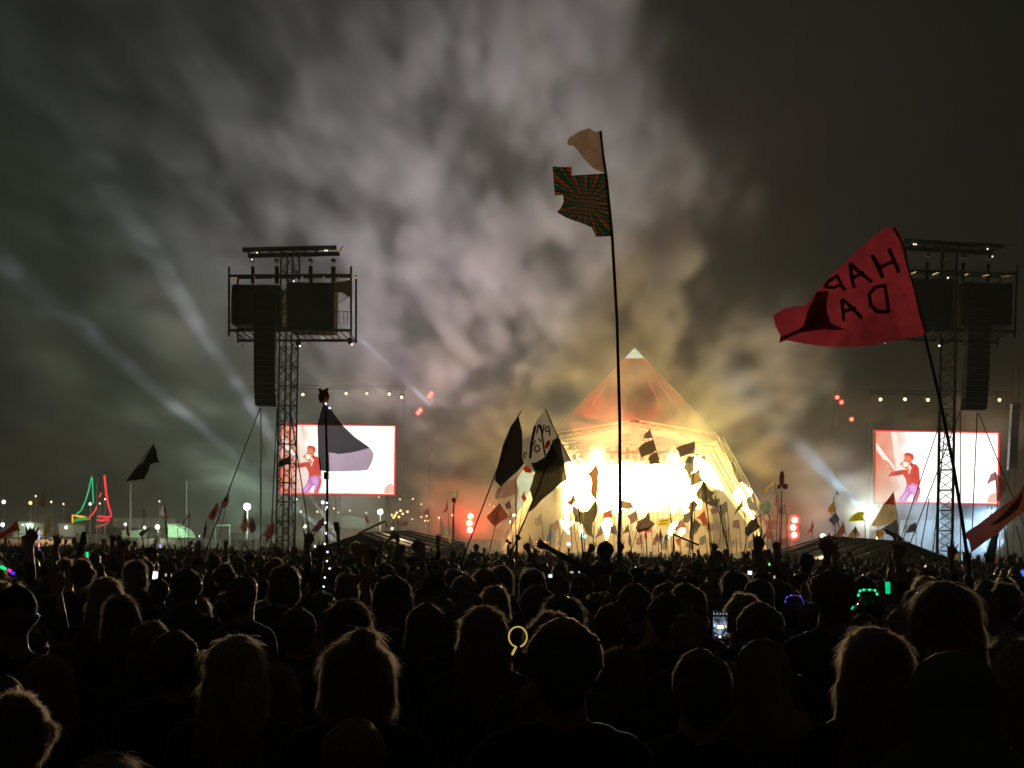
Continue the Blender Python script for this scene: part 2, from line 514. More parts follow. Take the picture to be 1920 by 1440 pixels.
def flame_mat():
    m = bpy.data.materials.new('flame')
    nt, N, L = nodes_of(m)
    N.remove(N["Principled BSDF"])
    v = N.new("ShaderNodeVolumePrincipled")
    v.inputs["Density"].default_value = 0.02
    v.inputs["Emission Strength"].default_value = 1.5
    v.inputs["Emission Color"].default_value = (1.0, 0.66, 0.24, 1)
    L.new(v.outputs[0], N["Material Output"].inputs["Volume"])
    return m

def make_stage():
    base = P(1190, 1036, 230); base.z = 0
    st = empty('pyramid_stage', base, 'huge pyramid shaped festival stage blazing yellow white with a glowing tip', 'stage')
    clad = clad_mat()
    A = P(1190, 652, 240); R = P(1348, 818, 226); Lf = P(1032, 813, 226); M = P(1190, 785, 225)
    t = 22/166
    cR, cL = A.lerp(R, t), A.lerp(Lf, t)
    bR, bL = P(1362, 1036, 262), P(1018, 1036, 262)
    cB = A.lerp(bR.lerp(bL, 0.5), t*0.45)
    # cladding: panels between ribs, each sheet of fabric its own piece
    k = 7
    for i in range(k):
        a0, a1 = i/k, (i+1)/k
        top0, top1 = cL.lerp(cR, a0), cL.lerp(cR, a1)
        def low(a):
            return Lf.lerp(M, a*2) if a <= 0.5 else M.lerp(R, a*2-1)
        pts = [top0, low(a0)]
        if a0 < 0.5 < a1: pts.append(Vector(M))
        pts += [low(a1), top1]
        cen = sum(pts, Vector()) / len(pts)
        pts = [p + (cen - p)*0.0006 for p in pts]
        MB().prism(pts, 0.08).build('cladding_panel', clad, st)
    for s_, edge, back in ((1, R, bR), (-1, Lf, bL)):
        foot = P(1190 + s_*250, 1036, 222)
        q = MB()
        q.add([cR if s_ > 0 else cL, edge, foot, back, cB], [(0, 1, 2, 3, 4)] if s_ > 0 else [(4, 3, 2, 1, 0)])
        q.build('side_cladding', mat('side_sheet', (0.30, 0.24, 0.2), 0.8), st)
    MB().add([cB, bR, bL], [(0, 1, 2)]).build('back_cladding', mat('side_sheet', (0.3, 0.24, 0.2)), st)
    # tip
    m = bpy.data.materials.new('tip_glass')
    nt, N, L = nodes_of(m)
    N.remove(N["Principled BSDF"])
    e = N.new("ShaderNodeEmission"); tc = N.new("ShaderNodeTexCoord"); sp = N.new("ShaderNodeSeparateXYZ")
    mr = N.new("ShaderNodeMapRange"); mr.inputs["From Min"].default_value = cL.x; mr.inputs["From Max"].default_value = cR.x
    rp = N.new("ShaderNodeValToRGB")
    els = rp.color_ramp.elements
    els[0].position = 0.0; els[0].color = (0.35, 0.75, 0.85, 1)
    els[1].position = 1.0; els[1].color = (0.25, 0.75, 0.65, 1)
    for p_, c_ in ((0.3, (0.55, 0.85, 0.85, 1)), (0.46, (0.75, 0.85, 0.35, 1)), (0.62, (0.45, 0.85, 0.8, 1)), (0.8, (0.7, 0.85, 0.45, 1))):
        q = els.new(p_); q.color = c_
    L.new(tc.outputs["Object"], sp.inputs[0]); L.new(sp.outputs[0], mr.inputs["Value"]); L.new(mr.outputs["Result"], rp.inputs[0])
    L.new(rp.outputs[0], e.inputs[0]); e.inputs[1].default_value = 1.3
    L.new(e.outputs[0], N["Material Output"].inputs[0])
    tipb = cB
    q = MB(); q.add([A, cL, cR, tipb], [(0, 1, 2), (0, 3, 1), (0, 2, 3), (1, 3, 2)])
    tip = q.build('glowing_tip', m, st)
    fr = MB(); fr.bar(A, cL, 0.05); fr.bar(A, cR, 0.05); fr.bar(cL, cR, 0.07); fr.bar(A.lerp(cL, .5), A.lerp(cR, .5), 0.03)
    f = fr.build('tip_frame', M_STEEL, None); setparent(f, tip) if False else None
    f.parent = st; f.location = -st.location
    # interior
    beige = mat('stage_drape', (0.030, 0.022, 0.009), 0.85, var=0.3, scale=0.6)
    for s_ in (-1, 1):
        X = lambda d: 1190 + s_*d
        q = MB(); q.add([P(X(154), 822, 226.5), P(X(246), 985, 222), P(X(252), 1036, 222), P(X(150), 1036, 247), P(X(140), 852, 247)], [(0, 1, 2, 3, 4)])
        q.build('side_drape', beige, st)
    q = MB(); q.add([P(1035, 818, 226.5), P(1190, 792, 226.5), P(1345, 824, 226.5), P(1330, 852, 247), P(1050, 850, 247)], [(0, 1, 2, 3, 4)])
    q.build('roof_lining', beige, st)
    q = MB(); q.add([P(1030, 840, 247.2), P(1350, 845, 247.2), P(1350, 1040, 247.2), P(1030, 1036, 247.2)], [(0, 3, 2, 1)])
    q.build('back_drape', mat('back_cloth', (.12, .085, .04), .85, var=.3), st)
    d = MB().box((P(950, 1036, 222).x, 222, 0), (P(1432, 1036, 222).x, 247, 1.75))
    deck = d.build('deck', M_BLACK, st)
    for i in range(22):
        xa = P(950 + i*21.9, 1036, 222).x
        MB().box((xa + 0.05, 221.93, 0.1), (xa + 1.62, 221.99, 1.7)).build('deck_panel', mat('deck_scrim', (0.10, 0.09, 0.08)), st)
    # LED wall made of tiles
    lw = glow('video_wall', (1.0, 0.80, 0.36), 34)
    x0, x1, zt, zb = P(1056, 900, 245).x, P(1316, 900, 245).x, P(1190, 872, 245).z, P(1190, 962, 245).z
    nx_, nz_ = 22, 5
    rnd_ = random.Random(8)
    for i in range(nx_):
        for j in range(nz_):
            xa = x0 + (x1-x0)*i/nx_; xb = x0 + (x1-x0)*(i+1)/nx_; za = zb + (zt-zb)*j/nz_; zc = zb + (zt-zb)*(j+1)/nz_
            MB().box((xa+.01, 245, za+.01 + (rnd_.uniform(0, .9) if j == 0 else 0)), (xb-.01, 245.15, zc-.01 + (rnd_.uniform(-.2, .5) if j == nz_-1 else 0))).build('led_tile', lw, st)
    # falling curtain of sparks in front of the wall
    rnd = random.Random(5)
    sp_ = MB()
    for i in range(230):
        x = 1052 + 268*i/230 + rnd.uniform(-.8, .8)
        yt = 866 + rnd.uniform(-3, 7) if not 1064 < x < 1308 else rnd.uniform(925, 955)
        left = x < 1215
        yb = (rnd.uniform(965, 1005) if left else 935 + rnd.random()**1.6*60)
        if x > 1300: yb = rnd.uniform(915, 950)
        D = 243 + rnd.uniform(-.8, .8)
        a, b = P(x, yt, D), P(x + rnd.uniform(-1, 1), yb, D)
        sp_.bar(a, b, rnd.uniform(0.05, 0.13), 3, 0.015)
    so = sp_.build('spark_curtain', glow('sparks', (1.0, 0.70, 0.26), 4.0), st); so['kind'] = 'stuff'
    # chevron roof trusses
    for name, dy, D, wd in (('roof_truss', 0, 224.5, 1.1), ('inner_truss', 24, 231, 0.8)):
        for s_ in (-1, 1):
            a, b = P(1190 + s_*8, 796 + dy, D), P(1190 + s_*150, 819 + dy*1.0, D)
            truss(MB(), a, b, wd, wd, 1.3, 0.07, 0.045).build(name, M_TRUSS, st)
    for s_ in (-1, 1):
        a, b = P(1190 + s_*158, 826, 224), P(1190 + s_*252, 996, 220)
        truss(MB(), a, b, 1.3, 1.2, 1.5, 0.08, 0.05).build('leg_truss', M_TRUSS, st)
        truss(MB(), P(1190 + s_*140, 838, 230), P(1190 + s_*222, 985, 229), 0.7, 0.7, 1.4, 0.06, 0.04).build('inner_leg_truss', M_TRUSS, st)
    for yy, D in ((832, 228), (846, 234)):
        truss(MB(), P(1055, yy-2, D), P(1325, yy+2, D), 0.6, 0.6, 1.1, 0.05, 0.03).build('lighting_truss', M_TRUSS, st)
    hd = glow('lamp_lens_warm', (1.0, 0.85, 0.45), 9)
    for i in range(19):
        x = 1062 + i*14.2
        for yy, D in ((862, 233), ):
            p = P(x + rnd.uniform(-2, 2), yy + rnd.uniform(-1.5, 2), D)
            h = MB().box(p + Vector((-.3, -.25, -.1)), p + Vector((.3, .25, .75))).bar(p + Vector((0, 0, .7)), p + Vector((0, 0, 1.7)), .05).build('moving_head', M_BLACK, st)
            if i % 2 == 0 or i in (5, 11):
                l = MB().ball(p + Vector((0, -.1, -.2)), .22, 8, 5).build('lens', hd, None)
                l.parent = h
    for i in range(13):
        p = P(1072 + i*19, 838 + (i % 3), 228)
        MB().box(p + Vector((-.45, -.2, -.5)), p + Vector((.45, .2, .35))).build('floodlight_box', mat('lamp_case_lit', (.05, .045, .03)), st)
    for x, y, D, rr in ((1371, 903, 226, .12), (1325, 868, 228, .25), (1330, 873, 230, .15), (1366, 925, 228, .12), (1088, 862, 230, .25), (1180, 866, 230, .25), (1263, 864, 230, .25)):
        MB().ball(P(x, y, D), rr, 8, 5).build('pin_spot', hd, st)
    # pyrotechnic flames, each a thing of its own
    fm = flame_mat()
    def flame(pts, radii, label):
        q = MB(); n = 12; pp = [P(*p) for p in pts]
        rn = random.Random(int(pts[0][0]))
        vs = []; m_ = len(pp)
        for i, p in enumerate(pp):
            for k in range(n):
                t = 2*math.pi*k/n
                r = radii[i]*(1 + 0.12*math.sin(3*t + i*1.3) * rn.uniform(.4, 1))
                dd = (pp[min(i+1, m_-1)] - pp[max(i-1, 0)]).normalized()
                u = dd.cross(Vector((0, 1, 0))).normalized(); v = Vector((0, 1, 0))
                vs.append(p + u*math.cos(t)*r + v*math.sin(t)*r)
        fs = [(i*n+k, i*n+(k+1) % n, (i+1)*n+(k+1) % n, (i+1)*n+k) for i in range(m_-1) for k in range(n)]
        fs += [tuple(range(n-1, -1, -1)), tuple(range((m_-1)*n, m_*n))]
        q.add(vs, fs)
        thing_mesh(q, 'flame', fm, label, 'flame', 'flames shooting on the pyramid stage', True)
    flame([(1356, 919, 226), (1342, 905, 226), (1322, 885, 226), (1306, 868, 226), (1298, 852, 226)], [.1, .7, 1.3, 1.0, .1], 'long diagonal white flame at the upper right of the stage mouth')
    flame([(1414, 977, 223), (1410, 962, 223), (1401, 946, 223), (1390, 925, 223), (1388, 905, 223)], [.15, .5, 1.1, 1.5, .2], 'tall leaning flame beside the right leg of the pyramid stage')
    flame([(1270, 925, 226), (1285, 920, 226), (1305, 914, 226), (1315, 910, 226)], [.1, .6, .8, .1], 'short sideways flame at the right end of the spark curtain')
    flame([(1063, 988, 226), (1062, 950, 226), (1064, 920, 226), (1066, 890, 226), (1066, 868, 226)], [.1, .5, .8, 1.0, .2], 'leftmost upright flame of the two columns at the left of the stage')
    flame([(1090, 1000, 226), (1089, 960, 226), (1092, 930, 226), (1093, 895, 226), (1092, 866, 226)], [.2, .6, 1.0, 1.2, .2], 'right upright flame of the two columns at the left of the stage')
    flame([(1067, 1001, 221), (1058, 985, 221), (1051, 974, 221)], [.1, .35, .1], 'small low flame tilted left at the foot of the stage')
    flame([(1060, 992, 221), (1071, 982, 221), (1078, 974, 221)], [.08, .2, .08], 'thin low flame tilted right at the foot of the stage')
    flame([(1137, 1012, 221), (1138, 1002, 221), (1137, 985, 221), (1140, 972, 221)], [.15, .3, .9, .2], 'round white fireball above the head of the pointing spectator')
    flame([(1256, 1003, 221), (1262, 990, 221), (1270, 975, 221)], [.3, .6, .1], 'stubby flame right of the yellow flag at the stage front')
    flame([(1274, 1003, 221), (1280, 995, 221), (1283, 990, 221)], [.3, .5, .1], 'small flame behind the salmon flag at the stage front')
    # small stage lights along the deck
    for x, y, c_ in ((1066, 1020, (.6, .9, 1)), (1252, 1009, (.3, 1, .7)), (1090, 1003, (.3, 1, .8)), (1096, 1006, (.4, 1, .7)), (1008, 1018, (1, .3, .1)), (1022, 1019, (1, .3, .1))):
        MB().ball(P(x, y, 220), .3, 8, 5).build('deck_lamp', glow('deck_lamp_%d' % x, c_, 3), st)
make_stage()

# ---------------------------------------------------------------- side screens
def px_poly(pts, D, dy=0.0):
    return [P(x, y, D) + Vector((0, dy, 0)) for x, y in pts]

def screen(corners, D, label, figure_shift, fig_scale, mirror_dx):
    """corners: tl tr br bl in photo pixels"""
    tl, tr, br, bl = [P(x, y, D) for x, y in corners]
    base = Vector(((tl.x+tr.x)/2, D, 0))
    s = empty('video_screen', base, label, 'video screen', 'video screens beside the stage')
    def uv(u, v, d):      # u 0..1 left-right, v 0..1 top-bottom
        p = tl.lerp(tr, u).lerp(bl.lerp(br, u), v)
        return p + Vector((0, -d, 0))
    MB().prism([uv(-.004, -.006, 0), uv(-.004, 1.006, 0), uv(1.004, 1.006, 0), uv(1.004, -.006, 0)], 0.6).build('housing', M_BLACK, s)
    def sheet(name, pts, m, d):
        q = MB(); v = [uv(a, b, d) for a, b in pts]
        q.add(v, [tuple(range(len(v)-1, -1, -1))])
        return q.build(name, m, s)
    red = glow('screen_red', (1.0, 0.05, 0.045), 1.0)
    white = glow('screen_white', (1.0, 0.97, 0.93), 1.9)
    pink = glow('screen_salmon', (1.0, 0.40, 0.28), 1.0)
    pink2 = glow('screen_pale_salmon', (1.0, 0.62, 0.48), 1.1)
    sheet('red_border', [(0, 0), (0, 1), (1, 1), (1, 0)], red, .02)
    sheet('picture', [(.012, .022), (.012, .975), (.985, .978), (.985, .022)], white, .03)
    # gradient backdrop at the left of the picture
    bgm = bpy.data.materials.new('screen_backdrop')
    nt, N, L = nodes_of(bgm); N.remove(N["Principled BSDF"])
    e = N.new("ShaderNodeEmission"); tc = N.new("ShaderNodeTexCoord"); sp = N.new("ShaderNodeSeparateXYZ"); mr = N.new("ShaderNodeMapRange")
    mr.inputs["From Min"].default_value = uv(.012, .5, 0).x; mr.inputs["From Max"].default_value = uv(.46, .5, 0).x
    nz = N.new("ShaderNodeTexNoise"); nz.inputs["Scale"].default_value = 0.55; nz.inputs["Detail"].default_value = 3
    ad = N.new("ShaderNodeMath"); ad.operation = 'MULTIPLY_ADD'; ad.inputs[1].default_value = 0.55; 
    rp = N.new("ShaderNodeValToRGB"); els = rp.color_ramp.elements
    els[0].position = 0.22; els[0].color = (0.95, 0.24, 0.14, 1); els[1].position = 1.0; els[1].color = (1.9, 1.8, 1.7, 1)
    q = els.new(.55); q.color = (1.0, .52, .38, 1)
    L.new(tc.outputs["Object"], sp.inputs[0]); L.new(tc.outputs["Object"], nz.inputs["Vector"]); L.new(sp.outputs[0], mr.inputs["Value"])
    L.new(nz.outputs["Fac"], ad.inputs[0]); L.new(mr.outputs["Result"], ad.inputs[2]); L.new(ad.outputs[0], rp.inputs[0])
    L.new(rp.outputs[0], e.inputs[0]); L.new(e.outputs[0], N["Material Output"].inputs[0])
    sheet('backdrop_image', [(.012, .022), (.012, .975), (.46, .975), (.46, .022)], bgm, .04)
    # light shafts in the picture
    white = glow('screen_shaft', (1.0, .88, .80), 1.15)
    sheet('light_shaft', [(.13, .022), (.17, .5), (.22, .9), (.27, .9), (.23, .45), (.17, .022)], white, .05)
    sheet('light_shaft', [(.012, .17), (.012, .27), (.16, .62), (.16, .50)], white, .05)
    sheet('corner_image', [(.90, .97), (.905, .90), (.94, .84), (.97, .83), (.984, .86), (.984, .97)], pink2, .05)
    # singer: polygons in fractions of the right-hand screen, traced from its picture
    def F_(pts):
        return [(figure_shift + fig_scale*x, y) for x, y in pts]
    shirt = glow('screen_shirt_red', (0.86, 0.055, 0.035), 1.0)
    dark = glow('screen_dark_red', (0.50, 0.02, 0.02), 1.0)
    skin = glow('screen_skin', (1.0, 0.33, 0.17), 1.0)
    lil = glow('screen_trousers', (0.80, 0.20, 0.68), 1.0)
    lil2 = glow('screen_trousers_light', (1.0, 0.50, 0.95), 1.0)
    pale = glow('screen_pale', (1.5, 1.4, 1.3), 1.0)
    fig = [
        ('trousers', [(.255, .73), (.355, .73), (.362, .83), (.335, .975), (.30, .975), (.315, .86), (.285, .88), (.262, .94), (.25, .975), (.185, .975), (.20, .92), (.235, .85)], lil),
        ('trouser_sheen', [(.275, .76), (.30, .75), (.33, .76), (.335, .82), (.31, .93), (.30, .96), (.305, .85), (.285, .83)], lil2),
        ('trouser_sheen', [(.26, .84), (.27, .85), (.235, .95), (.205, .965), (.225, .90)], lil2),
        ('jacket_tail', [(.35, .75), (.367, .80), (.362, .86), (.338, .975), (.312, .975), (.332, .90), (.345, .83)], glow('screen_jacket', (1.0, .10, .03), 1.0)),
        ('shirt', [(.245, .54), (.262, .50), (.285, .455), (.33, .46), (.352, .50), (.358, .58), (.362, .74), (.30, .725), (.262, .755), (.255, .74), (.248, .67), (.225, .605), (.185, .62), (.115, .635), (.107, .63), (.125, .585), (.15, .565), (.205, .545), (.225, .54)], shirt),
        ('shirt_front', [(.258, .53), (.275, .47), (.29, .44), (.30, .47), (.285, .55), (.275, .60)], pale),
        ('shirt_fold', [(.14, .60), (.18, .575), (.22, .565), (.215, .585), (.17, .61)], dark),
        ('forearm', [(.135, .575), (.115, .53), (.105, .475), (.09, .465), (.065, .44), (.055, .42), (.075, .425), (.06, .405), (.078, .41), (.095, .42), (.115, .45), (.128, .49), (.145, .53), (.158, .56)], skin),
        ('microphone_hand', [(.20, .47), (.205, .445), (.225, .43), (.24, .44), (.25, .46), (.27, .50), (.285, .545), (.27, .575), (.245, .53), (.222, .49)], skin),
        ('cuff', [(.225, .445), (.245, .43), (.26, .45), (.258, .49), (.24, .50), (.228, .48)], pale),
        ('neck', [(.268, .43), (.295, .40), (.30, .45), (.285, .475), (.268, .49)], skin),
        ('head', [(.235, .345), (.242, .33), (.255, .325), (.285, .33), (.30, .36), (.298, .40), (.285, .435), (.262, .445), (.245, .435), (.236, .42), (.231, .40), (.236, .38)], skin),
        ('hair', [(.234, .345), (.238, .318), (.255, .305), (.285, .31), (.305, .33), (.312, .365), (.307, .40), (.296, .415), (.291, .385), (.283, .365), (.265, .345), (.25, .347)], shirt),
        ('microphone', [(.225, .425), (.24, .405), (.246, .415), (.232, .435)], dark),
    ]
    fig += [
        ('hair_lock', [(.252, .312), (.275, .308), (.292, .318), (.275, .322), (.258, .322)], dark),
        ('brow', [(.240, .366), (.254, .362), (.255, .368), (.241, .371)], dark),
        ('eye', [(.243, .378), (.252, .376), (.252, .381), (.244, .383)], dark),
        ('ear', [(.281, .372), (.290, .370), (.291, .392), (.283, .398)], glow('screen_ear', (1.0, .20, .09), 1.0)),
        ('cheek_shade', [(.262, .40), (.281, .385), (.279, .425), (.262, .437)], glow('screen_shade', (.95, .22, .11), 1.0)),
        ('collar', [(.284, .452), (.296, .44), (.305, .462), (.292, .50), (.283, .50)], dark),
        ('sleeve_fold', [(.318, .50), (.326, .50), (.322, .60), (.314, .66)], dark),
        ('shirt_fold', [(.285, .62), (.30, .60), (.34, .66), (.345, .69)], glow('screen_fold', (.70, .035, .02), 1.0)),
    ]
    for i, (nm, pts, m) in enumerate(fig):
        sheet(nm, F_(pts), m, .06 + .006*i)
    # support legs
    for u in (.06, .5, .94):
        a = uv(u, 1.0, -.3); b = Vector((a.x, a.y, 0))
        truss(MB(), b, a, .6, .6, 1.2, .06, .04).build('support_truss', M_DKSTEEL, s)
    # lamp bar above
    return s, uv

s1, uv1 = screen(((527, 794), (743, 797), (741, 929), (525, 927)), 200, 'left video screen, half hidden by the tower and the bear flag', -.005, 1.0, 0)
s2, uv2 = screen(((1640, 806), (1874, 810), (1874, 947), (1640, 943)), 178, 'video screen on the right, partly behind the right tower, showing the whole singer', 0, 1.0, 0)

def lamp_bar(xs, y0, y1, D, label, bx0, bx1):
    b = P((bx0+bx1)/2, y0, D)
    t = empty('lamp_bar', Vector((b.x, D, b.z)), label, 'lamp bar', 'lamp bars over the video screens')
    truss(MB(), P(bx0, y0-12, D+1), P(bx1, y1-12, D+1), .4, .4, 1.4, .03, .015).build('truss', M_BLACK, t)
    for x, y in xs:
        p = P(x, y, D)
        h = MB().box(p + Vector((-.25, 0.05, -.1)), p + Vector((.25, .6, .35))).bar(p + Vector((0, .3, .3)), p + Vector((0, .8, .9)), .05).build('lamp_housing', M_BLACK, t)
        l = MB().ball(p + Vector((0, 0, -.05)), .20, 10, 6).build('lens', glow('wash_lens', (1.0, .80, .42), 3), None)
        l.parent = h
    for x, y in ((bx0+2, 0), (bx1-2, 0)):
        a = P(x, y0-8, D+1)
        MB().bar(a, Vector((a.x, a.y, 0)), .03).build('post', M_BLACK, t)
lamp_bar([(568, 739), (649, 737), (688, 737), (730, 738), (753, 744)], 737, 739, 205, 'row of small lamps above the left video screen', 520, 760)
lamp_bar([(1651, 748), (1697, 748), (1740, 749), (1828, 749), (1874, 749)], 747, 750, 182, 'row of small lamps above the right video screen', 1630, 1890)

def red_lamps(pts, D, label, r, group, strg=12):
    p0 = P(pts[0][0], pts[-1][1], D)
    t = empty('red_lamp_tower', Vector((p0.x, D, 0)), label, 'red lamp', group)
    truss(MB(), Vector((p0.x, D+.8, 0)), Vector((p0.x, D+.8, P(*pts[0], D).z+1)), .5, .5, 1.2, .05, .03).build('mast', M_DKSTEEL, t)
    for i, (x, y) in enumerate(pts):
        p = P(x, y, D)
        h = MB().box(p + Vector((-r, .1, -r)), p + Vector((r, .7, r))).build('lamp_housing', M_BLACK, t)
        ring = MB().bar(p + Vector((0, .08, 0)), p + Vector((0, .02, 0)), r*1.25, 18).build('red_halo_disc', glow('red_halo_disc', (1.0, .02, .01), 2.0), None)  # glowing disc added as the red halo round the lens
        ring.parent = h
        l = MB().ball(p, r*.72, 12, 8).build('lens', glow('red_lens_%d' % strg, (1.0, .22, .17), strg), None)
        l.parent = h
RB = 'bright red blinders either side of the stage'
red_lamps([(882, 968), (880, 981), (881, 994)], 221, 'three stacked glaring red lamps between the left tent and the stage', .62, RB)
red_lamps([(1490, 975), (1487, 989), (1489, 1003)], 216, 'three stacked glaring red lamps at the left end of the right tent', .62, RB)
RS = 'small red lamps high on masts'
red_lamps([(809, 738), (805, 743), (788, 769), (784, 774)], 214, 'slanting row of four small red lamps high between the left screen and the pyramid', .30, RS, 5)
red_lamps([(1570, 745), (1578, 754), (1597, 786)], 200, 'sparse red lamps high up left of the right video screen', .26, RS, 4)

# PA column right of the right screen
def pa_column(x0, y0, x1, y1, D, w, label, m):
    a, b = P(x0, y0, D), P(x1, y1, D)
    t = empty('line_array', Vector((a.x, D, 0)), label, 'speaker column', 'hanging speaker columns beside the stage')
    n = 14
    for i in range(n):
        p, q = a.lerp(b, i/n), a.lerp(b, (i+.88)/n)
        MB().prism([p + Vector((-w/2, 0, 0)), q + Vector((-w/2, 0, 0)), q + Vector((w/2, 0, 0)), p + Vector((w/2, 0, 0))], .8).build('speaker_cabinet', m, t)
    for dx in (-.35, .35):
        MB().bar(a + Vector((dx, .4, 0)), a + Vector((dx, .4, 4)), .05).build('hoist_chain', M_DKSTEEL, t)
        MB().bar(b + Vector((dx, .4, 0)), Vector((b.x+dx, b.y+.4, 0)), .04).build('tether', M_DKSTEEL, t)
pa_column(1906, 757, 1899, 882, 172, .9, 'pale lilac hanging speaker column right of the right video screen', mat('pa_grey', (.35, .33, .36), .5))
# ---------------------------------------------------------------- delay towers
def make_tower(cx_px, D, sign, label, kind):
    cx = P(cx_px, 1036, D).x
    ref = P(536, 1036, 100).x
    t = empty('delay_tower', Vector((cx, D, 0)), label, 'speaker tower', 'delay towers in the crowd')
    def Q(x, y, dy=0.0):
        p = P(x, y, 100)
        return Vector((cx + sign*(p.x - ref), D + dy, p.z))
    olive = mat('olive_tarpaulin', (0.045, 0.047, 0.028), 0.85, var=0.35, scale=1.2, bump=.3)
    steel = mat('tower_steel', (0.17, 0.13, 0.11), 0.5, 0.3, var=0.3)
    # mast: a square lattice standing cornerwise
    R = .62; a0 = math.radians(25)
    zt = Q(545, 472).z
    cs = [Vector((R*math.cos(a0 + k*math.pi/2), R*math.sin(a0 + k*math.pi/2), 0)) for k in range(4)]
    base = Vector((Q(534, 1036).x, D, 0)); top = Vector((Q(545, 472).x, D, zt))
    base.x = top.x = (base.x + top.x)/2
    m = MB()
    nn = 17
    for c in cs: m.bar(base + c, top + c, .06, 5)
    mast = m.build('mast', steel, t)
    for i in range(nn):
        z0, z1 = zt*i/nn, zt*(i+1)/nn
        q = MB()
        for j in range(4):
            c0, c1 = cs[j], cs[(j+1) % 4]
            A, B = base + c0, base + c1
            q.bar(Vector((A.x, A.y, z1)), Vector((B.x, B.y, z1)), .034, 3)
            zm = (z0+z1)/2
            q.bar(Vector((A.x, A.y, z0)), Vector((B.x, B.y, zm)), .03, 3)
            q.bar(Vector((B.x, B.y, zm)), Vector((A.x, A.y, z1)), .03, 3)
        o = q.build('mast_bracing', steel, None)
        o.parent = mast
    # top beams
    for dy in (-1.0, 1.0):
        a, b = Q(460, 474, dy), Q(634, 470, dy)
        MB().bar(a, b, .15, 4).build('top_beam', steel, t)
    x = MB()
    for k in range(9):
        p = Q(462, 474, 0).lerp(Q(632, 470, 0), k/8)
        x.bar(p + Vector((0, -1.05, .1)), p + Vector((0, 1.05, .1)), .07)
        x.bar(p + Vector((.5, -1.05, .1)), p + Vector((0, 1.05, .1)), .04)
    x.build('top_bracing', steel, t)
    # chain hoists
    for px_, w in ((474, .11), (519, .13), (583, .13), (625, .15)):
        h = MB().bar(Q(px_, 500), Q(px_, 532), w, 6).build('hoist_bag', M_BLACK, t)
        for o in (MB().bar(Q(px_, 478), Q(px_, 500), .02, 3).build('chain', steel, None), MB().box(Q(px_-4, 486, -.2), Q(px_+4, 491, .2)).build('hoist_motor', steel, None)):
            o.parent = h
    # upper ring frame
    f = MB()
    for y, dy in ((513, 1.6), (525, -1.6)):
        f.bar(Q(438, y, dy), Q(664, y-1 if dy < 0 else y-3, dy), .08, 4)
    for px_ in (438, 470, 505, 560, 600, 630, 664):
        f.bar(Q(px_, 513, 1.6), Q(px_ + (0 if px_ in (438, 664) else 12), 525, -1.6), .06, 4)
    f.build('upper_frame', steel, t)
    for px_ in (438, 663):
        for dy in (-1.6, 1.6):
            MB().bar(Q(px_, 508, dy), Q(px_, 637, dy), .07, 4).build('corner_post', steel, t)
    # tarpaulin-covered loads: rounded boxes
    def cover(x0, y0, x1, y1, lab=None):
        bm = bmesh.new()
        a, b = Q(x0, y0), Q(x1, y1)
        bmesh.ops.create_cube(bm, size=1)
        bmesh.ops.scale(bm, vec=(abs(b.x-a.x), 2.6, abs(a.z-b.z)), verts=bm.verts)
        bmesh.ops.translate(bm, vec=((a.x+b.x)/2, D, (a.z+b.z)/2), verts=bm.verts)
        bmesh.ops.subdivide_edges(bm, edges=bm.edges, cuts=5, use_grid_fill=True)
        bmesh.ops.bevel(bm, geom=[e for e in bm.edges if len(e.link_faces) == 2 and e.calc_face_angle() > 1], offset=.07, segments=2, affect='EDGES')
        for v in bm.verts:
            n_ = mathutils.noise.noise(v.co*1.1)
            v.co += Vector((.05*n_, .1*mathutils.noise.noise(v.co*1.7), .07*n_))
        me = bpy.data.meshes.new('tarpaulin_cover'); bm.to_mesh(me); bm.free()
        me.materials.append(olive)
        me.polygons.foreach_set("use_smooth", [True]*len(me.polygons))
        o = bpy.data.objects.new('tarpaulin_cover', me); col.objects.link(o)
        o.parent = t; o.location = -t.location
    cover(441, 539, 529, 614); cover(545, 535, 629, 624)
    # loose tarpaulin flap over the end bay
    fl = MB(); k = 8
    vs = []
    for i in range(k+1):
        u = i/k
        top_ = Q(628 + 34*u, 533 + 1.5*math.sin(u*5), -1.2); bot_ = Q(628 + 34*u, 550 + 12*u + 2*math.sin(u*9), -1.25)
        vs += [top_, bot_]
    fl.add(vs, [(2*i, 2*i+1, 2*i+3, 2*i+2) for i in range(k)])
    fl.build('tarpaulin_flap', mat('torn_tarpaulin', (.16, .13, .08), .8, trans=.3), t)
    # lower platform
    pl = MB()
    for y, dy in ((626, -1.6), (632, 1.6)):
        pl.bar(Q(438, y, dy), Q(663, y, dy), .09, 4)
    pl.build('platform_edge', steel, t)
    for px_ in range(446, 660, 13):
        MB().bar(Q(px_, 626, -1.6), Q(px_ + 8, 631, 1.6), .05, 4).build('platform_joist', steel, t)
    for px_, py_ in ((632, 588), (641, 590), (649, 592), (656, 590)):
        MB().bar(Q(px_, py_, -1.5), Q(px_ + 1, 616, -1.5), .025, 3).build('railing_bar', steel, t)
    MB().bar(Q(628, 589, -1.5), Q(660, 592, -1.5), .03, 3).build('handrail', steel, t)
    MB().bar(Q(630, 582, -1.5), Q(662, 560, -1.5), .03, 3).build('diagonal_brace', steel, t)
    # line array
    n = 20
    for i in range(n):
        y = 562 + (767-562)*i/n; y2 = 562 + (767-562)*(i+.93)/n
        bend = 3.0*(max(0, i-12)/8)**2
        a = Q(487 + bend, y, -1.4); b = Q(526 + bend*.6, y2, -2.4)
        MB().box(a, b).build('speaker_cabinet', M_BLACK, t)
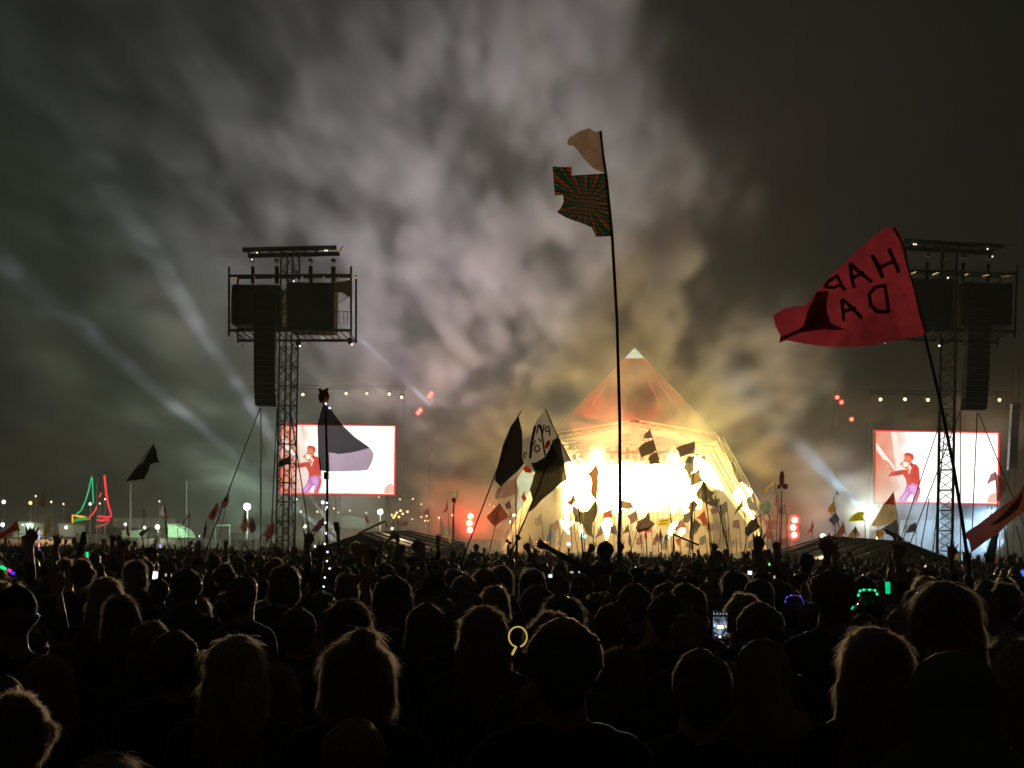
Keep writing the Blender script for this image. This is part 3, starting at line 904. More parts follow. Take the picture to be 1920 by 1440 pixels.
    # lamps hanging under the platform
    for px_, py_ in ((565, 648), (661, 645)):
        l = MB().box(Q(px_-4, py_-6, -1.5), Q(px_+4, py_+5, -1.0)).bar(Q(px_, py_-14, -1.3), Q(px_, py_-6, -1.3), .03).build('spotlight', M_BLACK, t)
        e = MB().ball(Q(px_ + 3, py_ + 6, -1.4), .06, 8, 5).build('lens', glow('tower_lens', (1, .9, .75), 3), None)
        e.parent = l
    MB().ball(Q(454, 648, 0), .06, 6, 5).bar(Q(454, 632), Q(454, 646), .015, 3).build('hanging_hook', steel, t)
    for px_, py_ in ((614, 477), (618, 477), (479, 494), (488, 481), (556, 534)):
        MB().ball(Q(px_, py_, -1.3), .05, 6, 5).build('tower_glint', glow('tower_glint', (1, .85, .7), 2.0), t)  # glowing beads put in for the tower's small bright glints
    # guy cables
    for a, b, dy in (((492, 768), (402, 1040), -6), ((494, 768), (489, 1060), 0), ((524, 768), (505, 1060), 0), ((548, 770), (624, 1050), -8)):
        A, B = Q(*a, -1), Q(*b, dy)
        MB().bar(A, Vector((B.x, B.y, 0)), .035, 4).build('guy_cable', M_DKSTEEL, t)
    return t
make_tower(536, 100, 1, 'left lattice tower with covered speakers and a hanging black speaker column', 'left')
make_tower(1770, 95, -1, 'right lattice tower standing before the right video screen and behind the red flag', 'right')

# ---------------------------------------------------------------- front-of-house tents
def tent(front, ridge_back, eaveR_back, eaveL, apex, eaveR, D0, D1, label, roofmat, ribs, side_first=True):
    A, ER, EL = P(*apex, D0), P(*eaveR, D0), P(*eaveL, D0)
    RB_, EB = P(*ridge_back, D1), P(*eaveR_back, D1)
    base = Vector((A.x, D0, 0))
    t = empty('marquee_tent', base, label, 'tent', 'low tents in the crowd')
    g0 = lambda p: Vector((p.x, p.y, 0))
    # gable end
    MB().prism([A, EL, g0(EL), g0(ER), ER], .06).build('gable_wall', mat('dark_canvas', (.02, .02, .022), .9), t)
    # visible roof slope in sheets between the ribs
    for i in range(ribs):
        a, b = i/ribs + .006, (i+1)/ribs - .006
        p = [A.lerp(RB_, a), ER.lerp(EB, a), ER.lerp(EB, b), A.lerp(RB_, b)]
        q = MB(); up = Vector((0, 0, .06))
        mid0, mid1 = p[0].lerp(p[1], .5) - up*1.5, p[3].lerp(p[2], .5) - up*1.5
        q.add([p[0], mid0, p[1], p[2], mid1, p[3]], [(0, 1, 4, 5), (1, 2, 3, 4)])
        q.build('roof_sheet', roofmat, t, True)
    for i in range(ribs+1):
        a = i/ribs
        MB().bar(A.lerp(RB_, a) + Vector((0, 0, .03)), ER.lerp(EB, a) + Vector((0, 0, .03)), .05, 4).build('roof_rib', M_DKSTEEL, t)
    d = RB_ - A
    q = MB(); q.add([A, RB_, EL + d, EL], [(0, 1, 2, 3)]); q.build('roof_slope', roofmat, t)
    q = MB(); q.add([ER, EB, g0(EB), g0(ER)], [(0, 1, 2, 3)]); q.build('side_wall', mat('dark_canvas', (.02, .02, .022)), t)
    MB().bar(A, RB_, .07, 4).build('ridge_pole', M_DKSTEEL, t)
    return t
tan_roof = mat('tan_canvas', (.62, .52, .38), .8, var=.2, scale=1.0, trans=.35)
lamp('POINT', 'tent_lamp', P(745, 1026, 105), 260, (1, .85, .6), size=.2)
lamp('POINT', 'tent_lamp', P(1540, 1048, 96), 160, (1, .85, .6), size=.2)
tent(None, (764, 996), (872, 1019), (560, 1040), (672, 1001), (772, 1041), 100, 112, 'low tent with a dark gable and a striped tan roof beside the left tower', tan_roof, 6)
tent(None, (1552, 1006), (1440, 1040), (1806, 1056), (1706, 1018), (1604, 1056), 92, 101, 'low tent with a brownish roof and dark gable in front of the right tower', mat('brown_canvas', (.38, .31, .19), .8, var=.2, trans=.35), 6)
# crane-like pole behind the left tent
q = MB().bar(P(672, 1000, 130), P(722, 977, 130), .09).bar(P(722, 977, 130), P(727, 988, 130), .06).bar(P(672, 1000, 130), Vector((P(672, 1000, 130).x, 130, 0)), .1)
thing_mesh(q, 'camera_crane', M_DKSTEEL, 'thin dark camera crane arm rising above the left tent roof', 'camera crane')

# ---------------------------------------------------------------- left background
MASTS = []
def mast(x, y0, y1, D, r, label):
    a, b = P(x, y0, D), P(x, y1, D)
    MASTS.append(thing_mesh(MB().bar(Vector((b.x, D, 0)), a, r, 6, r*.6), 'mast', mat('pale_mast', (.20, .21, .20), .5), label, 'mast', 'thin pale masts at the left'))
mast(245, 905, 990, 210, .16, 'pale thin mast below the black bow-shaped flag')
mast(350, 900, 985, 215, .14, 'pale thin mast right of the green lit marquee')
mast(182, 895, 985, 214, .10, 'thin mast between the green and the red neon triangles')
mast(1632, 752, 800, 180, .08, 'short pale mast just left of the right video screen')

def street_lamp(x, y, ybase, D, r, label, color=(1, .95, .85), st_=8, post=True):
    p = P(x, y, D)
    t = empty('field_lamp', Vector((p.x, D, 0)), label, 'lamp', 'lamps around the field')
    if post:
        MB().bar(Vector((p.x, D + r, 0)), p + Vector((0, r, 0)), .09, 6, .06).build('post', mat('pale_mast', (.20, .21, .20)), t)
    MB().box(p + Vector((-r, r*.6, -r*.8)), p + Vector((r, r*1.6, r*.9))).build('housing', M_DKSTEEL, t)
    MB().ball(p, r, 10, 7).build('bulb', glow('bulb_%d_%d' % (int(x), int(y)), color, st_), t)
LAMPS = [
 (7, 941, 220, .30, 'white street lamp on a pale pole at the far left edge', (1, .97, .9), 6),
 (5, 984, 215, .34, 'bluish white floodlight low at the far left edge', (.75, .85, 1), 6),
 (57, 943, 230, .30, 'orange lamp near the left edge above the dark bushes', (1, .42, .10), 5),
 (67, 930, 232, .16, 'tiny warm lamp just above the orange lamp', (1, .75, .4), 3),
 (96, 941, 232, .18, 'yellowish lamp right of the upright brown flag', (1, .7, .3), 3),
 (119, 945, 232, .15, 'small yellow lamp left of the green neon triangle', (1, .8, .4), 3),
 (124, 989, 214, .24, 'white lamp in front of the second pale hut', (.95, 1, .95), 6),
 (169, 945, 215, .20, 'white lamp at the foot of the green neon triangle', (.9, 1, .9), 6),
 (197, 936, 215, .12, 'tiny pinkish lamp inside the red neon triangle', (1, .8, .7), 4),
 (187, 944, 215, .14, 'small pink lamp beside the dashed red neon line', (1, .5, .4), 4),
 (235, 983, 206, .20, 'greenish white lamp at the left of the green marquee', (.8, 1, .85), 6),
 (271, 989, 206, .22, 'second greenish lamp above the green marquee', (.8, 1, .85), 6),
 (295, 988, 204, .34, 'bright yellow white lamp beside the green lit marquee', (1, .95, .65), 10),
 (299, 940, 216, .12, 'tiny white lamp above the palisade fence', (1, 1, .95), 3),
 (374, 1005, 206, .12, 'tiny cool lamp right of the arched green marquee', (.8, 1, .9), 3),
 (463, 950, 204, .52, 'glaring greenish white floodlight left of the left tower', (.75, 1, .80), 14),
 (713, 960, 204, .42, 'glaring greenish floodlight under the left video screen', (.75, 1, .80), 12),
 (605, 942, 206, .24, 'small greenish lamp under the left video screen by the bear pole', (.8, 1, .8), 6),
 (613, 955, 206, .24, 'pale green lamp behind the bear pole', (.8, 1, .8), 7),
 (571, 987, 200, .26, 'warm lamp at the tip of the thin light beam right of the left tower', (1, .85, .6), 6),
 (735, 991, 203, .22, 'warm lamp left of the pink banner', (1, .85, .6), 5),
 (592, 1024, 190, .20, 'small lamp low between left tower and left tent', (.9, 1, .7), 5),
 (1628, 967, 178, .50, 'glaring white floodlight beside the yellow smiling flag', (1, 1, .80), 14),
 (1543, 1005, 180, .34, 'bright white lamp just above the left end of the right tent', (1, 1, .9), 10),
 (1645, 1009, 170, .18, 'small yellow lamp on the ridge of the right tent', (1, .9, .4), 5),
 (964, 966, 214, .22, 'warm white lamp right of the brown diamond flag', (1, .95, .7), 8),
 (957, 978, 214, .16, 'small lamp below the warm white lamp by the diamond flag', (1, .95, .7), 6),
 (849, 966, 216, .20, 'orange lamp left of the left red blinder', (1, .7, .35), 5),
 (823, 971, 216, .18, 'small yellow lamp at the top of the pink pennant', (1, .8, .45), 4),
]
for x, y, D, r, lab, c_, s_ in LAMPS:
    street_lamp(x, y, 0, D, r*.85, lab, c_, s_)
lamp('POINT', 'floodlight_lamp', P(463, 950, 202), 5500, (.70, 1, .78), size=.4)
lamp('POINT', 'floodlight_lamp', P(713, 960, 202), 2500, (.70, 1, .78), size=.4)
lamp('POINT', 'floodlight_lamp', P(295, 988, 202), 1300, (1, .95, .6), size=.3)
lamp('POINT', 'floodlight_lamp', P(1628, 967, 176), 2500, (1, 1, .75), size=.4)
lamp('POINT', 'floodlight_lamp', P(340, 992, 203), 400, (.5, 1, .65), size=.3)
lamp('POINT', 'floodlight_lamp', P(80, 1000, 203), 1500, (1, .75, .45), size=.3)
lamp('POINT', 'floodlight_lamp', P(55, 985, 212), 200, (.7, 1, .8), size=.3)

# festoons of tiny bulbs
def festoon(pts, D, r, color, label):
    t = empty('festoon_lights', Vector((P(*pts[0], D).x, D, P(*pts[0], D).z)), label, 'string of lights', 'strings of small bulbs')
    w_ = MB()
    for a, b in zip(pts, pts[1:]): w_.bar(P(*a, D), P(*b, D), .02, 3)
    w_.build('wire', M_BLACK, t)
    for x, y in pts:
        MB().ball(P(x, y, D) - Vector((0, 0, .1)), r*.8, 6, 5).build('bulb', glow('festoon_%.1f' % color[1], color, 4), t)
festoon([(556, 935), (564, 958), (595, 958), (626, 952), (635, 959), (656, 956), (687, 960)], 208, .14, (1, .8, .45), 'loose string of yellow bulbs under the left video screen')
festoon([(734, 964), (738, 969), (744, 960), (751, 956), (755, 962), (764, 958), (741, 965), (748, 968)], 206, .18, (1, .6, .2), 'dense orange cluster of bulbs right of the second green floodlight')
festoon([(773, 972), (790, 968), (797, 975), (803, 975), (800, 966), (790, 944), (774, 934), (750, 935), (710, 931)], 210, .12, (1, .85, .5), 'scattered warm bulbs between the left screen and the red lamps')
festoon([(918, 944), (926, 948), (941, 951), (958, 980), (968, 984), (980, 986)], 212, .11, (1, .5, .3), 'reddish bulbs around the brown diamond flag')

# neon sails
def neon(pts, D, r, m, label):
    return thing_mesh(MB().tube([P(x, y, D) for x, y in pts], r, 6), 'neon_tube', m, label, 'neon light', 'neon sail outlines at the left')
neon([(143, 964), (152, 957), (160, 940), (166, 920), (171, 897), (172, 893), (173, 897), (174, 920), (175, 944)], 213, 0.081, glow('neon_green', (.02, .75, .28), 1.0), 'green neon outline of a tall pointed sail')
neon([(196, 891), (197, 905), (200, 930), (204, 950), (208, 962), (208, 968), (204, 970), (184, 968)], 213, 0.161, glow('neon_red', (1.0, .03, .05), 1.3), 'red neon outline of a tall pointed sail and its foot')
neon([(183, 975), (192, 976), (201, 974), (205, 976)], 213, 0.149, glow('neon_red', (1.0, .03, .05), 1.3), 'short red neon bar under the red sail')
neon([(190, 924), (186, 933)], 213, 0.112, glow('neon_red2', (1.0, .10, .06), 1.0), 'upper dash of the broken red neon line')
neon([(182, 949), (178, 958), (172, 966), (167, 970), (168, 975)], 213, 0.124, glow('neon_red2', (1.0, .10, .06), 1.0), 'lower curved dash of the broken red neon line')
neon([(136, 980), (136, 966), (148, 968), (160, 970)], 213, 0.149, glow('neon_amber', (1.0, .55, .03), 1.2), 'amber neon corner left of the green sail')
neon([(140, 976), (148, 974), (156, 973), (164, 972)], 212.6, .22, glow('neon_green2', (.05, .50, .08), .8), 'dull green neon bar under the amber one')
neon([(180, 988), (188, 986), (196, 984), (204, 979)], 212, .14, glow('neon_rust', (.45, .12, .04), .8), 'dim rust coloured neon line below the red bars')

# terrace with standing letters
ter = MB().prism([P(-60, 1009, 208), P(-60, 1060, 208), P(142, 1060, 208), P(139, 1012, 208)], 30)
tag(ter.build('terrace', mat('sandy_terrace', (.50, .36, .22), .9, var=.3, scale=.5)), 'sandy lit terrace at the far left', kind='structure')
q = MB().box(P(-60, 1016, 207), P(139, 1024, 206.4))
thing_mesh(q, 'terrace_rail', mat('rail_board', (.16, .11, .08)), 'dark board rail along the front of the sandy terrace', 'rail')
LET = empty('letter_sign', P(66, 1012, 207.5), 'standing dark letters EQUAL on the sandy terrace', 'sign')
def strokes(parent, name, segs, D, w, m):
    q = MB()
    for a, b in segs: q.bar(P(*a, D), P(*b, D), w, 4)
    return q.build(name, m, parent)
def circ(cx_, cy_, rx, ry, n=10, a0=0, a1=360):
    p = [(cx_ + rx*math.cos(math.radians(a0 + (a1-a0)*i/n)), cy_ + ry*math.sin(math.radians(a0 + (a1-a0)*i/n))) for i in range(n+1)]
    return list(zip(p, p[1:]))
dk = mat('dark_letter', (.02, .02, .015), .8, var=0)
strokes(LET, 'letter', [((40, 1000), (40, 1012)), ((40, 1000), (47, 1000)), ((40, 1006), (46, 1006)), ((40, 1012), (47, 1012))], 207.5, .09, dk)
strokes(LET, 'letter', circ(55, 1006, 5, 6) + [((57, 1009), (61, 1013))], 207.5, .09, dk)
strokes(LET, 'letter', [((65, 1000), (65, 1010)), ((65, 1010), (69, 1012)), ((69, 1012), (73, 1010)), ((73, 1010), (73, 1000))], 207.5, .09, dk)
strokes(LET, 'letter', [((77, 1012), (82, 1000)), ((82, 1000), (87, 1012)), ((79, 1008), (85, 1008))], 207.5, .09, dk)
strokes(LET, 'letter', [((91, 1000), (91, 1012)), ((91, 1012), (98, 1012))], 207.5, .09, dk)
# huts, marquee, fences
def hut(x0, y0, x1, y1, D, m, label, slope=0, dots=()):
    a = P(x0, y0, D); b = P(x1, y1, D)
    t = empty('hut', Vector(((a.x+b.x)/2, D, 0)), label, 'hut', 'small lit huts and tents at the left')
    MB().prism([P(x0, y0, D), P(x0 + slope, y1, D), P(x1, y1, D), P(x1, y0 + 2, D)], 5).build('wall', m, t)
    MB().box(P(x0-1, y0-1.5, D-.4), P(x1+1, y0-.2, D) + Vector((0, 5.2, 0))).build('roof', mat('pale_roof', (.45, .5, .46)), t)
    for dx, dy in dots:
        MB().ball(P(dx, dy, D-.3), .12, 6, 5).build('lamp', glow('hut_lamp', (.85, 1, .9), 3), t)
    return t
hut(34, 979, 64, 1008, 212, mat('pale_green_canvas', (.42, .55, .48), .8), 'pale green hut front behind the word on the terrace', 6, ((42, 984), (52, 984)))
hut(109, 982, 140, 1006, 214, mat('grey_green_canvas', (.30, .38, .36), .8), 'grey hut with a pale slanting edge right of the terrace', 3)
hut(25, 999, 36, 1008, 210, mat('pale_green_canvas', (.42, .55, .48)), 'tiny pale hut at the left end of the terrace')
hut(315, 984, 332, 1008, 207, mat('green_lit_canvas', (.35, .60, .42), .8), 'bright green lit cabin left of the arched tent')
arch = [P(334, 1008, 207), P(334, 991, 207), P(339, 989, 207), P(345, 993, 207), P(350, 1001, 207), P(353, 1008, 207)]
thing_mesh(MB().prism(arch[::-1], 5), 'arched_tent', mat('green_lit_canvas', (.35, .60, .42)), 'green lit tent with a rounded right side', 'tent')
thing_mesh(MB().prism([P(229, 994, 206), P(229, 1008, 206), P(262, 1008, 206), P(264, 993, 206), P(248, 996, 206)], 4), 'low_marquee', mat('dim_green_canvas', (.22, .36, .27)), 'long low dim green marquee behind the red pennant', 'tent')
def fence_line(xa, ya, xb, yb, h, n, D, m, label, nm):
    p0 = P(xa, ya, D)
    t = empty(nm, Vector((p0.x, D, 0)), label, 'fence', 'fences at the left and below the screens')
    for i in range(n):
        a = P(xa + (xb-xa)*i/n, ya + (yb-ya)*i/n, D); b = P(xa + (xb-xa)*(i+.82)/n, ya + (yb-ya)*(i+.82)/n, D)
        MB().prism([a, Vector((a.x, D, max(0, a.z-h))), Vector((b.x, D, max(0, b.z-h))), b], .08).build('fence_panel', m, t)
fence_line(212, 971, 330, 972, 1.3, 26, 216, mat('grey_board', (.16, .15, .14)), 'row of upright grey boards above the green marquee', 'palisade')
fence_line(205, 1009, 415, 1011, 4, 20, 203, mat('grey_wall_panel', (.10, .10, .10)), 'long dark grey site fence behind the crowd at the left', 'site_fence')
fence_line(420, 1012, 640, 1014, 4, 18, 201, mat('grey_wall_panel', (.10, .10, .10)), 'site fence behind the left tower', 'site_fence')
fence_line(845, 1011, 940, 1012, 4, 12, 214, mat('pale_wall_panel', (.25, .22, .22)), 'pale barrier in front of the left red blinder', 'barrier')
fence_line(142, 1000, 205, 1003, 3, 8, 214, mat('grey_wall_panel', (.10, .10, .10)), 'dark fence right of the sandy terrace', 'site_fence')
fr = MB().bar(P(403, 986, 206), P(431, 985, 206), .1).bar(P(431, 985, 206), Vector((P(431, 985, 206).x, 206, 0)), .1).bar(P(404, 986, 206), Vector((P(404, 986, 206).x, 206, 0)), .08)
thing_mesh(fr, 'goal_frame', mat('dim_frame', (.10, .11, .09)), 'pale goal shaped frame right of the green tents', 'frame')
dome = [P(612 + 90*i/12, 990 - 24*math.sin(math.pi*(i/12)**.9), 210) for i in range(13)]
thing_mesh(MB().prism(dome, 9), 'dome_tent', mat('dark_dome', (.12, .12, .12)), 'dark rounded marquee roof under the left video screen', 'tent')
# blue lit stretch behind the right tower
q = MB()
for i in range(20):
    xa = 1690 + i*15
    q2 = MB().prism([P(xa, 975, 186), P(xa, 1060, 186), P(xa+14.4, 1060, 186), P(xa+14.4, 975, 186)], .2)
    if i == 0:
        BW = empty('backdrop_fence', Vector((P(1830, 1036, 186).x, 186, 0)), 'pale fence lit blue behind the right tower', 'fence')
    q2.build('fence_panel', mat('pale_blue_scrim', (.55, .60, .66), .8), BW)
hillv = [P(x, y, 190) for x, y in ((1790, 980), (1810, 972), (1840, 968), (1870, 968), (1900, 974), (1960, 985), (1960, 1004), (1900, 1004), (1860, 1002), (1800, 996))]
thing_mesh(MB().prism(hillv[::-1], 3), 'hay_stack', mat('straw_yellow', (.40, .38, .16), .9), 'yellowish lit mound of straw behind the right tower', 'straw mound')
# dark hedge behind
rnd = random.Random(3)
h = MB()
for i in range(70):
    x = -120 + i*32 + rnd.uniform(-10, 10)
    if 960 < x < 1440: continue
    c = P(x, 1000, 330)
    hh = rnd.uniform(3, 7)
    for k in range(5):
        h.ball((c.x + rnd.uniform(-3, 3), 330 + rnd.uniform(-2, 2), rnd.uniform(0, hh)), rnd.uniform(1.2, 2.6), 7, 5, (1.2, 1, .8))
tag(h.build('treeline', mat('night_foliage', (.03, .04, .02), .9)), 'dark distant hedge and trees behind the field', kind='stuff')
# ---------------------------------------------------------------- flags
from mathutils.geometry import delaunay_2d_cdt
def flag_cloth(outline, D, amp, cell, seed, extra=None):
    """closed photo-pixel outline -> rippled cloth in world space. returns verts, faces, displacement function"""
    pts = [P(x, y, D) for x, y in outline]
    xs = [p.x for p in pts]; zs = [p.z for p in pts]
    x0, x1, z0, z1 = min(xs), max(xs), min(zs), max(zs)
    ph = seed*1.7
    W = max(x1-x0, z1-z0)
    def disp(x, z):
        u = (x-x0)/W; v = (z-z0)/W
        return amp*(math.sin(7.5*u + 3.1*v + ph) + .6*math.sin(13*u - 6*v + ph*2) + .9*mathutils.noise.noise(Vector((u*4, v*4, seed))) + .22*math.sin(24*(u*.55 + v) + 5*math.sin(3*u+ph)) + .25*mathutils.noise.noise(Vector((u*14, v*9, seed+3))))
    # outline subdivided
    ring = []
    for a, b in zip(pts, pts[1:] + pts[:1]):
        k = max(1, int((b-a).length/cell))
        for i in range(k):
            p = a.lerp(b, i/k); ring.append((p.x, p.z))
    v2 = [Vector(p) for p in ring]
    nr = len(v2)
    rnd = random.Random(seed)
    def inside(x, z):
        c = False; j = nr-1
        for i in range(nr):
            xi, zi = ring[i]; xj, zj = ring[j]
            if (zi > z) != (zj > z) and x < (xj-xi)*(z-zi)/(zj-zi+1e-12)+xi: c = not c
            j = i
        return c
    x = x0 + cell/2
    while x < x1:
        z = z0 + cell/2
        while z < z1:
            px, pz = x + rnd.uniform(-.2, .2)*cell, z + rnd.uniform(-.2, .2)*cell
            if inside(px, pz) and min((px-a)**2+(pz-b)**2 for a, b in ring) > (cell*.4)**2: v2.append(Vector((px, pz)))
            z += cell
        x += cell
    r = delaunay_2d_cdt(v2, [], [list(range(nr))], 1, 1e-6)
    vs = [Vector((v.x, D + disp(v.x, v.y), v.y)) for v in r[0]]
    return vs, [tuple(f) for f in r[2]], disp

def flag(label, outline, D, color, pole, trans=.45, amp=None, var=.25, prints=(), group='flags waved over the crowd', m=None, prad=None, ground=True, cat='flag', name='flag', more=(), polecol=None, see=.012, see2=.012):
    if D >= 45 and color[0] > .08: color = tuple(min(.8, c_*1.35) for c_ in color)  # far cloth lightened to stand in for the bright haze before it
    xs = [x for x, _ in outline]; ys = [y for _, y in outline]
    size = max(max(xs)-min(xs), max(ys)-min(ys))*D/F
    seed = int(sum(xs)) % 97
    amp = size*.035 if amp is None else amp
    cell = max(size/11, .05) if size*F/D > 25 else size/5
    if D >= 40:      # wind pulls the free edges into curves
        rs = random.Random(seed); cxx = sum(xs)/len(xs); cyy = sum(ys)/len(ys)
        def soften(ol):
            out = []
            for (ax, ay), (bx_, by_) in zip(ol, ol[1:] + ol[:1]):
                out.append((ax, ay))
                ln = math.hypot(bx_-ax, by_-ay)
                if ln > 9:
                    k_ = rs.uniform(-.05, .13)
                    for tt in (.33, .67):
                        mx_, my_ = ax + (bx_-ax)*tt, ay + (by_-ay)*tt
                        dd = math.hypot(cxx-mx_, cyy-my_) + 1e-6
                        out.append((mx_ + (cxx-mx_)/dd*ln*k_, my_ + (cyy-my_)/dd*ln*k_))
            return out
        outline = soften(outline)
    p0 = P(pole[-1][0], pole[-1][1], D)
    t = empty(name, Vector((p0.x, D, 0)), label, cat, group)
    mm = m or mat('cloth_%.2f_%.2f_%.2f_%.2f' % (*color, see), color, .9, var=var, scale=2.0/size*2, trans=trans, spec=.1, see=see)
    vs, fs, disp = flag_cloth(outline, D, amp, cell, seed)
    c = meshobj('cloth', vs, fs, mm, t, True)
    for i, (ol, cl) in enumerate(more):
        v2, f2, d2 = flag_cloth(ol, D, amp, cell, seed)
        mc = cl if not isinstance(cl, tuple) else mat('cloth_%.2f_%.2f_%.2f_%.2f' % (*cl, see2), cl, .9, var=var, scale=2.0/size*2, trans=trans, spec=.1, see=see2)
        v2 = [Vector((v.x, D + disp(v.x, v.z) - .012*(i+1), v.z)) for v in v2]
        o = meshobj('cloth_stripe', v2, f2, mc, None, True); o.parent = c
    if prints:
        for segs, wd, cl in prints:
            q = MB()
            for a, b in segs:
                A, B = P(*a, D), P(*b, D)
                d = B - A
                if d.length < 1e-5: continue
                nrm = Vector((-d.z, 0, d.x)).normalized()*wd*D/F/2
                k = 4; row = []
                ext = d.normalized()*wd*D/F*.3
                for i in range(k+1):
                    p = (A-ext).lerp(B+ext, i/k)
                    for s_ in (-1, 1):
                        w_ = p + nrm*s_
                        row.append(Vector((w_.x, D + disp(w_.x, w_.z) - .02*max(1, D/30), w_.z)))
                q.add(row, [(2*i, 2*i+1, 2*i+3, 2*i+2) for i in range(k)])
            o = meshobj('letter', q.v, q.f, mat('print_%.2f' % cl[0], cl, .9, var=.5, scale=14, trans=.4), None); o.parent = c
    pr = prad if prad else max(.014, .010 + D*.00012)
    pp = [P(x, y, D) + Vector((0, .02, 0)) for x, y in pole]
    if ground:
        a, b = pp[-2] if len(pp) > 1 else pp[-1], pp[-1]
        d = (b-a); 
        zz = 1.0
        if b.z > zz and abs(d.z) > 1e-3 and d.z < 0:
            k = (zz-b.z)/d.z
            pp.append(b + d*min(k, 3) if len(pp) > 1 else Vector((b.x, b.y, zz)))
    MB().tube(pp, pr*.7, 6, pr).build('pole', mat('pole_dark', polecol or (.035, .02, .015), .5, var=.1), t, True)
    return t

# 1 tall central pole with two flags
def rays():
    m = bpy.data.materials.new('ray_pattern_cloth')
    nt, N, L = nodes_of(m); b = N["Principled BSDF"]; b.inputs["Roughness"].default_value = .9
    c = P(1100, 382, 20)
    tc = N.new("ShaderNodeTexCoord"); sp = N.new("ShaderNodeSeparateXYZ")
    L.new(tc.outputs["Object"], sp.inputs[0])
    dx = N.new("ShaderNodeMath"); dx.operation = 'SUBTRACT'; dx.inputs[1].default_value = c.x
    dz = N.new("ShaderNodeMath"); dz.operation = 'SUBTRACT'; dz.inputs[1].default_value = c.z
    L.new(sp.outputs[0], dx.inputs[0]); L.new(sp.outputs[2], dz.inputs[0])
    at = N.new("ShaderNodeMath"); at.operation = 'ARCTAN2'; L.new(dz.outputs[0], at.inputs[0]); L.new(dx.outputs[0], at.inputs[1])
    mu = N.new("ShaderNodeMath"); mu.operation = 'MULTIPLY'; mu.inputs[1].default_value = 7/math.pi/2*2.2; L.new(at.outputs[0], mu.inputs[0])
    fr = N.new("ShaderNodeMath"); fr.operation = 'FRACT'; L.new(mu.outputs[0], fr.inputs[0])
    rp = N.new("ShaderNodeValToRGB"); rp.color_ramp.interpolation = 'CONSTANT'; e = rp.color_ramp.elements
    e[0].position = 0; e[0].color = (.30, .06, .03, 1); e[1].position = .85; e[1].color = (.30, .20, .03, 1)
    for p_, c_ in ((.22, (.02, .02, .02, 1)), (.32, (.10, .16, .12, 1)), (.5, (.02, .02, .02, 1)), (.58, (.04, .10, .05, 1)), (.75, (.02, .02, .02, 1))):
        q = e.new(p_); q.color = c_
    L.new(fr.outputs[0], rp.inputs[0])
    ln = N.new("ShaderNodeTexWave"); ln.inputs["Scale"].default_value = 6; ln.inputs["Distortion"].default_value = 1.5
    ln.wave_type = 'RINGS'; ln.rings_direction = 'Y'
    L.new(tc.outputs["Object"], ln.inputs["Vector"])
    mx = N.new("ShaderNodeMix"); mx.data_type = 'RGBA'; mx.blend_type = 'MULTIPLY'; mx.inputs[0].default_value = .6
    L.new(rp.outputs[0], mx.inputs[6]); L.new(ln.outputs["Color"], mx.inputs[7]); dk_ = N.new('ShaderNodeMix'); dk_.data_type = 'RGBA'; dk_.blend_type = 'MULTIPLY'; dk_.inputs[0].default_value = 1; dk_.inputs[7].default_value = (.55, .55, .55, 1); L.new(mx.outputs[2], dk_.inputs[6]); mx = dk_
    L.new(mx.outputs[2], b.inputs["Base Color"])
    t = N.new("ShaderNodeBsdfTranslucent"); L.new(mx.outputs[2], t.inputs[0])
    ms = N.new("ShaderNodeMixShader"); ms.inputs[0].default_value = .5
    L.new(b.outputs[0], ms.inputs[1]); L.new(t.outputs[0], ms.inputs[2]); L.new(ms.outputs[0], N["Material Output"].inputs[0])
    return m
T = flag('tallest pole, with a ray patterned multicoloured flag under a small beige one',
     [(1036,312),(1072,312),(1072,328),(1136,326),(1139,350),(1142,390),(1148,443),(1118,443),(1110,426),(1084,416),(1062,409),(1044,400),(1052,390),(1057,379),(1055,367),(1040,367),(1038,340)],
     20, (.2,.1,.05), [(1126,245),(1131,290),(1137,330),(1148,443),(1157,600),(1162,780),(1163,940),(1160,1060)], m=rays(), prad=.024, amp=.035)
vs, fs, _ = flag_cloth([(1124,246),(1130,285),(1136,324),(1110,314),(1092,294),(1075,274),(1063,272),(1066,260),(1084,246),(1104,240),(1116,247)], 20, .03, .06, 5)
meshobj('top_cloth', vs, fs, mat('beige_cloth', (.22, .145, .105), .9, var=.45, scale=5, trans=.55), T, True)

# 2 red flag with mirrored lettering
redm = mat('red_cloth', (.30, .030, .048), .85, var=.6, scale=7, trans=.48, bump=.4)
def mirH(x, y):  return [((x-16, y+5), (x-9, y+33)), ((x+14, y-6), (x+22, y+20)), ((x-12, y+18), (x+16, y+7))]
HAPPY = [ # strokes as they stand on the cloth, seen from behind
 [((1634,482),(1653,521)),((1662,473),(1679,514)),((1646,504),(1669,495))],
 [((1598,492),(1604,536)),((1598,492),(1634,527)),((1603,518),(1620,509))],
 [((1576,512),(1587,540)),((1576,512),(1560,522)),((1560,522),(1550,535)),((1550,535),(1566,536)),((1566,536),(1582,528))],
 [((1658,536),(1668,583)),((1658,536),(1640,539)),((1640,539),(1629,553)),((1629,553),(1632,573)),((1632,573),(1646,583)),((1646,583),(1668,583))],
 [((1580,562),(1583,600)),((1582,560),(1617,595)),((1582,583),(1604,577))],
 [((1540,560),(1528,570)),((1528,570),(1527,590)),((1527,590),(1538,603)),((1538,603),(1546,600)),((1546,565),(1548,600))],
]
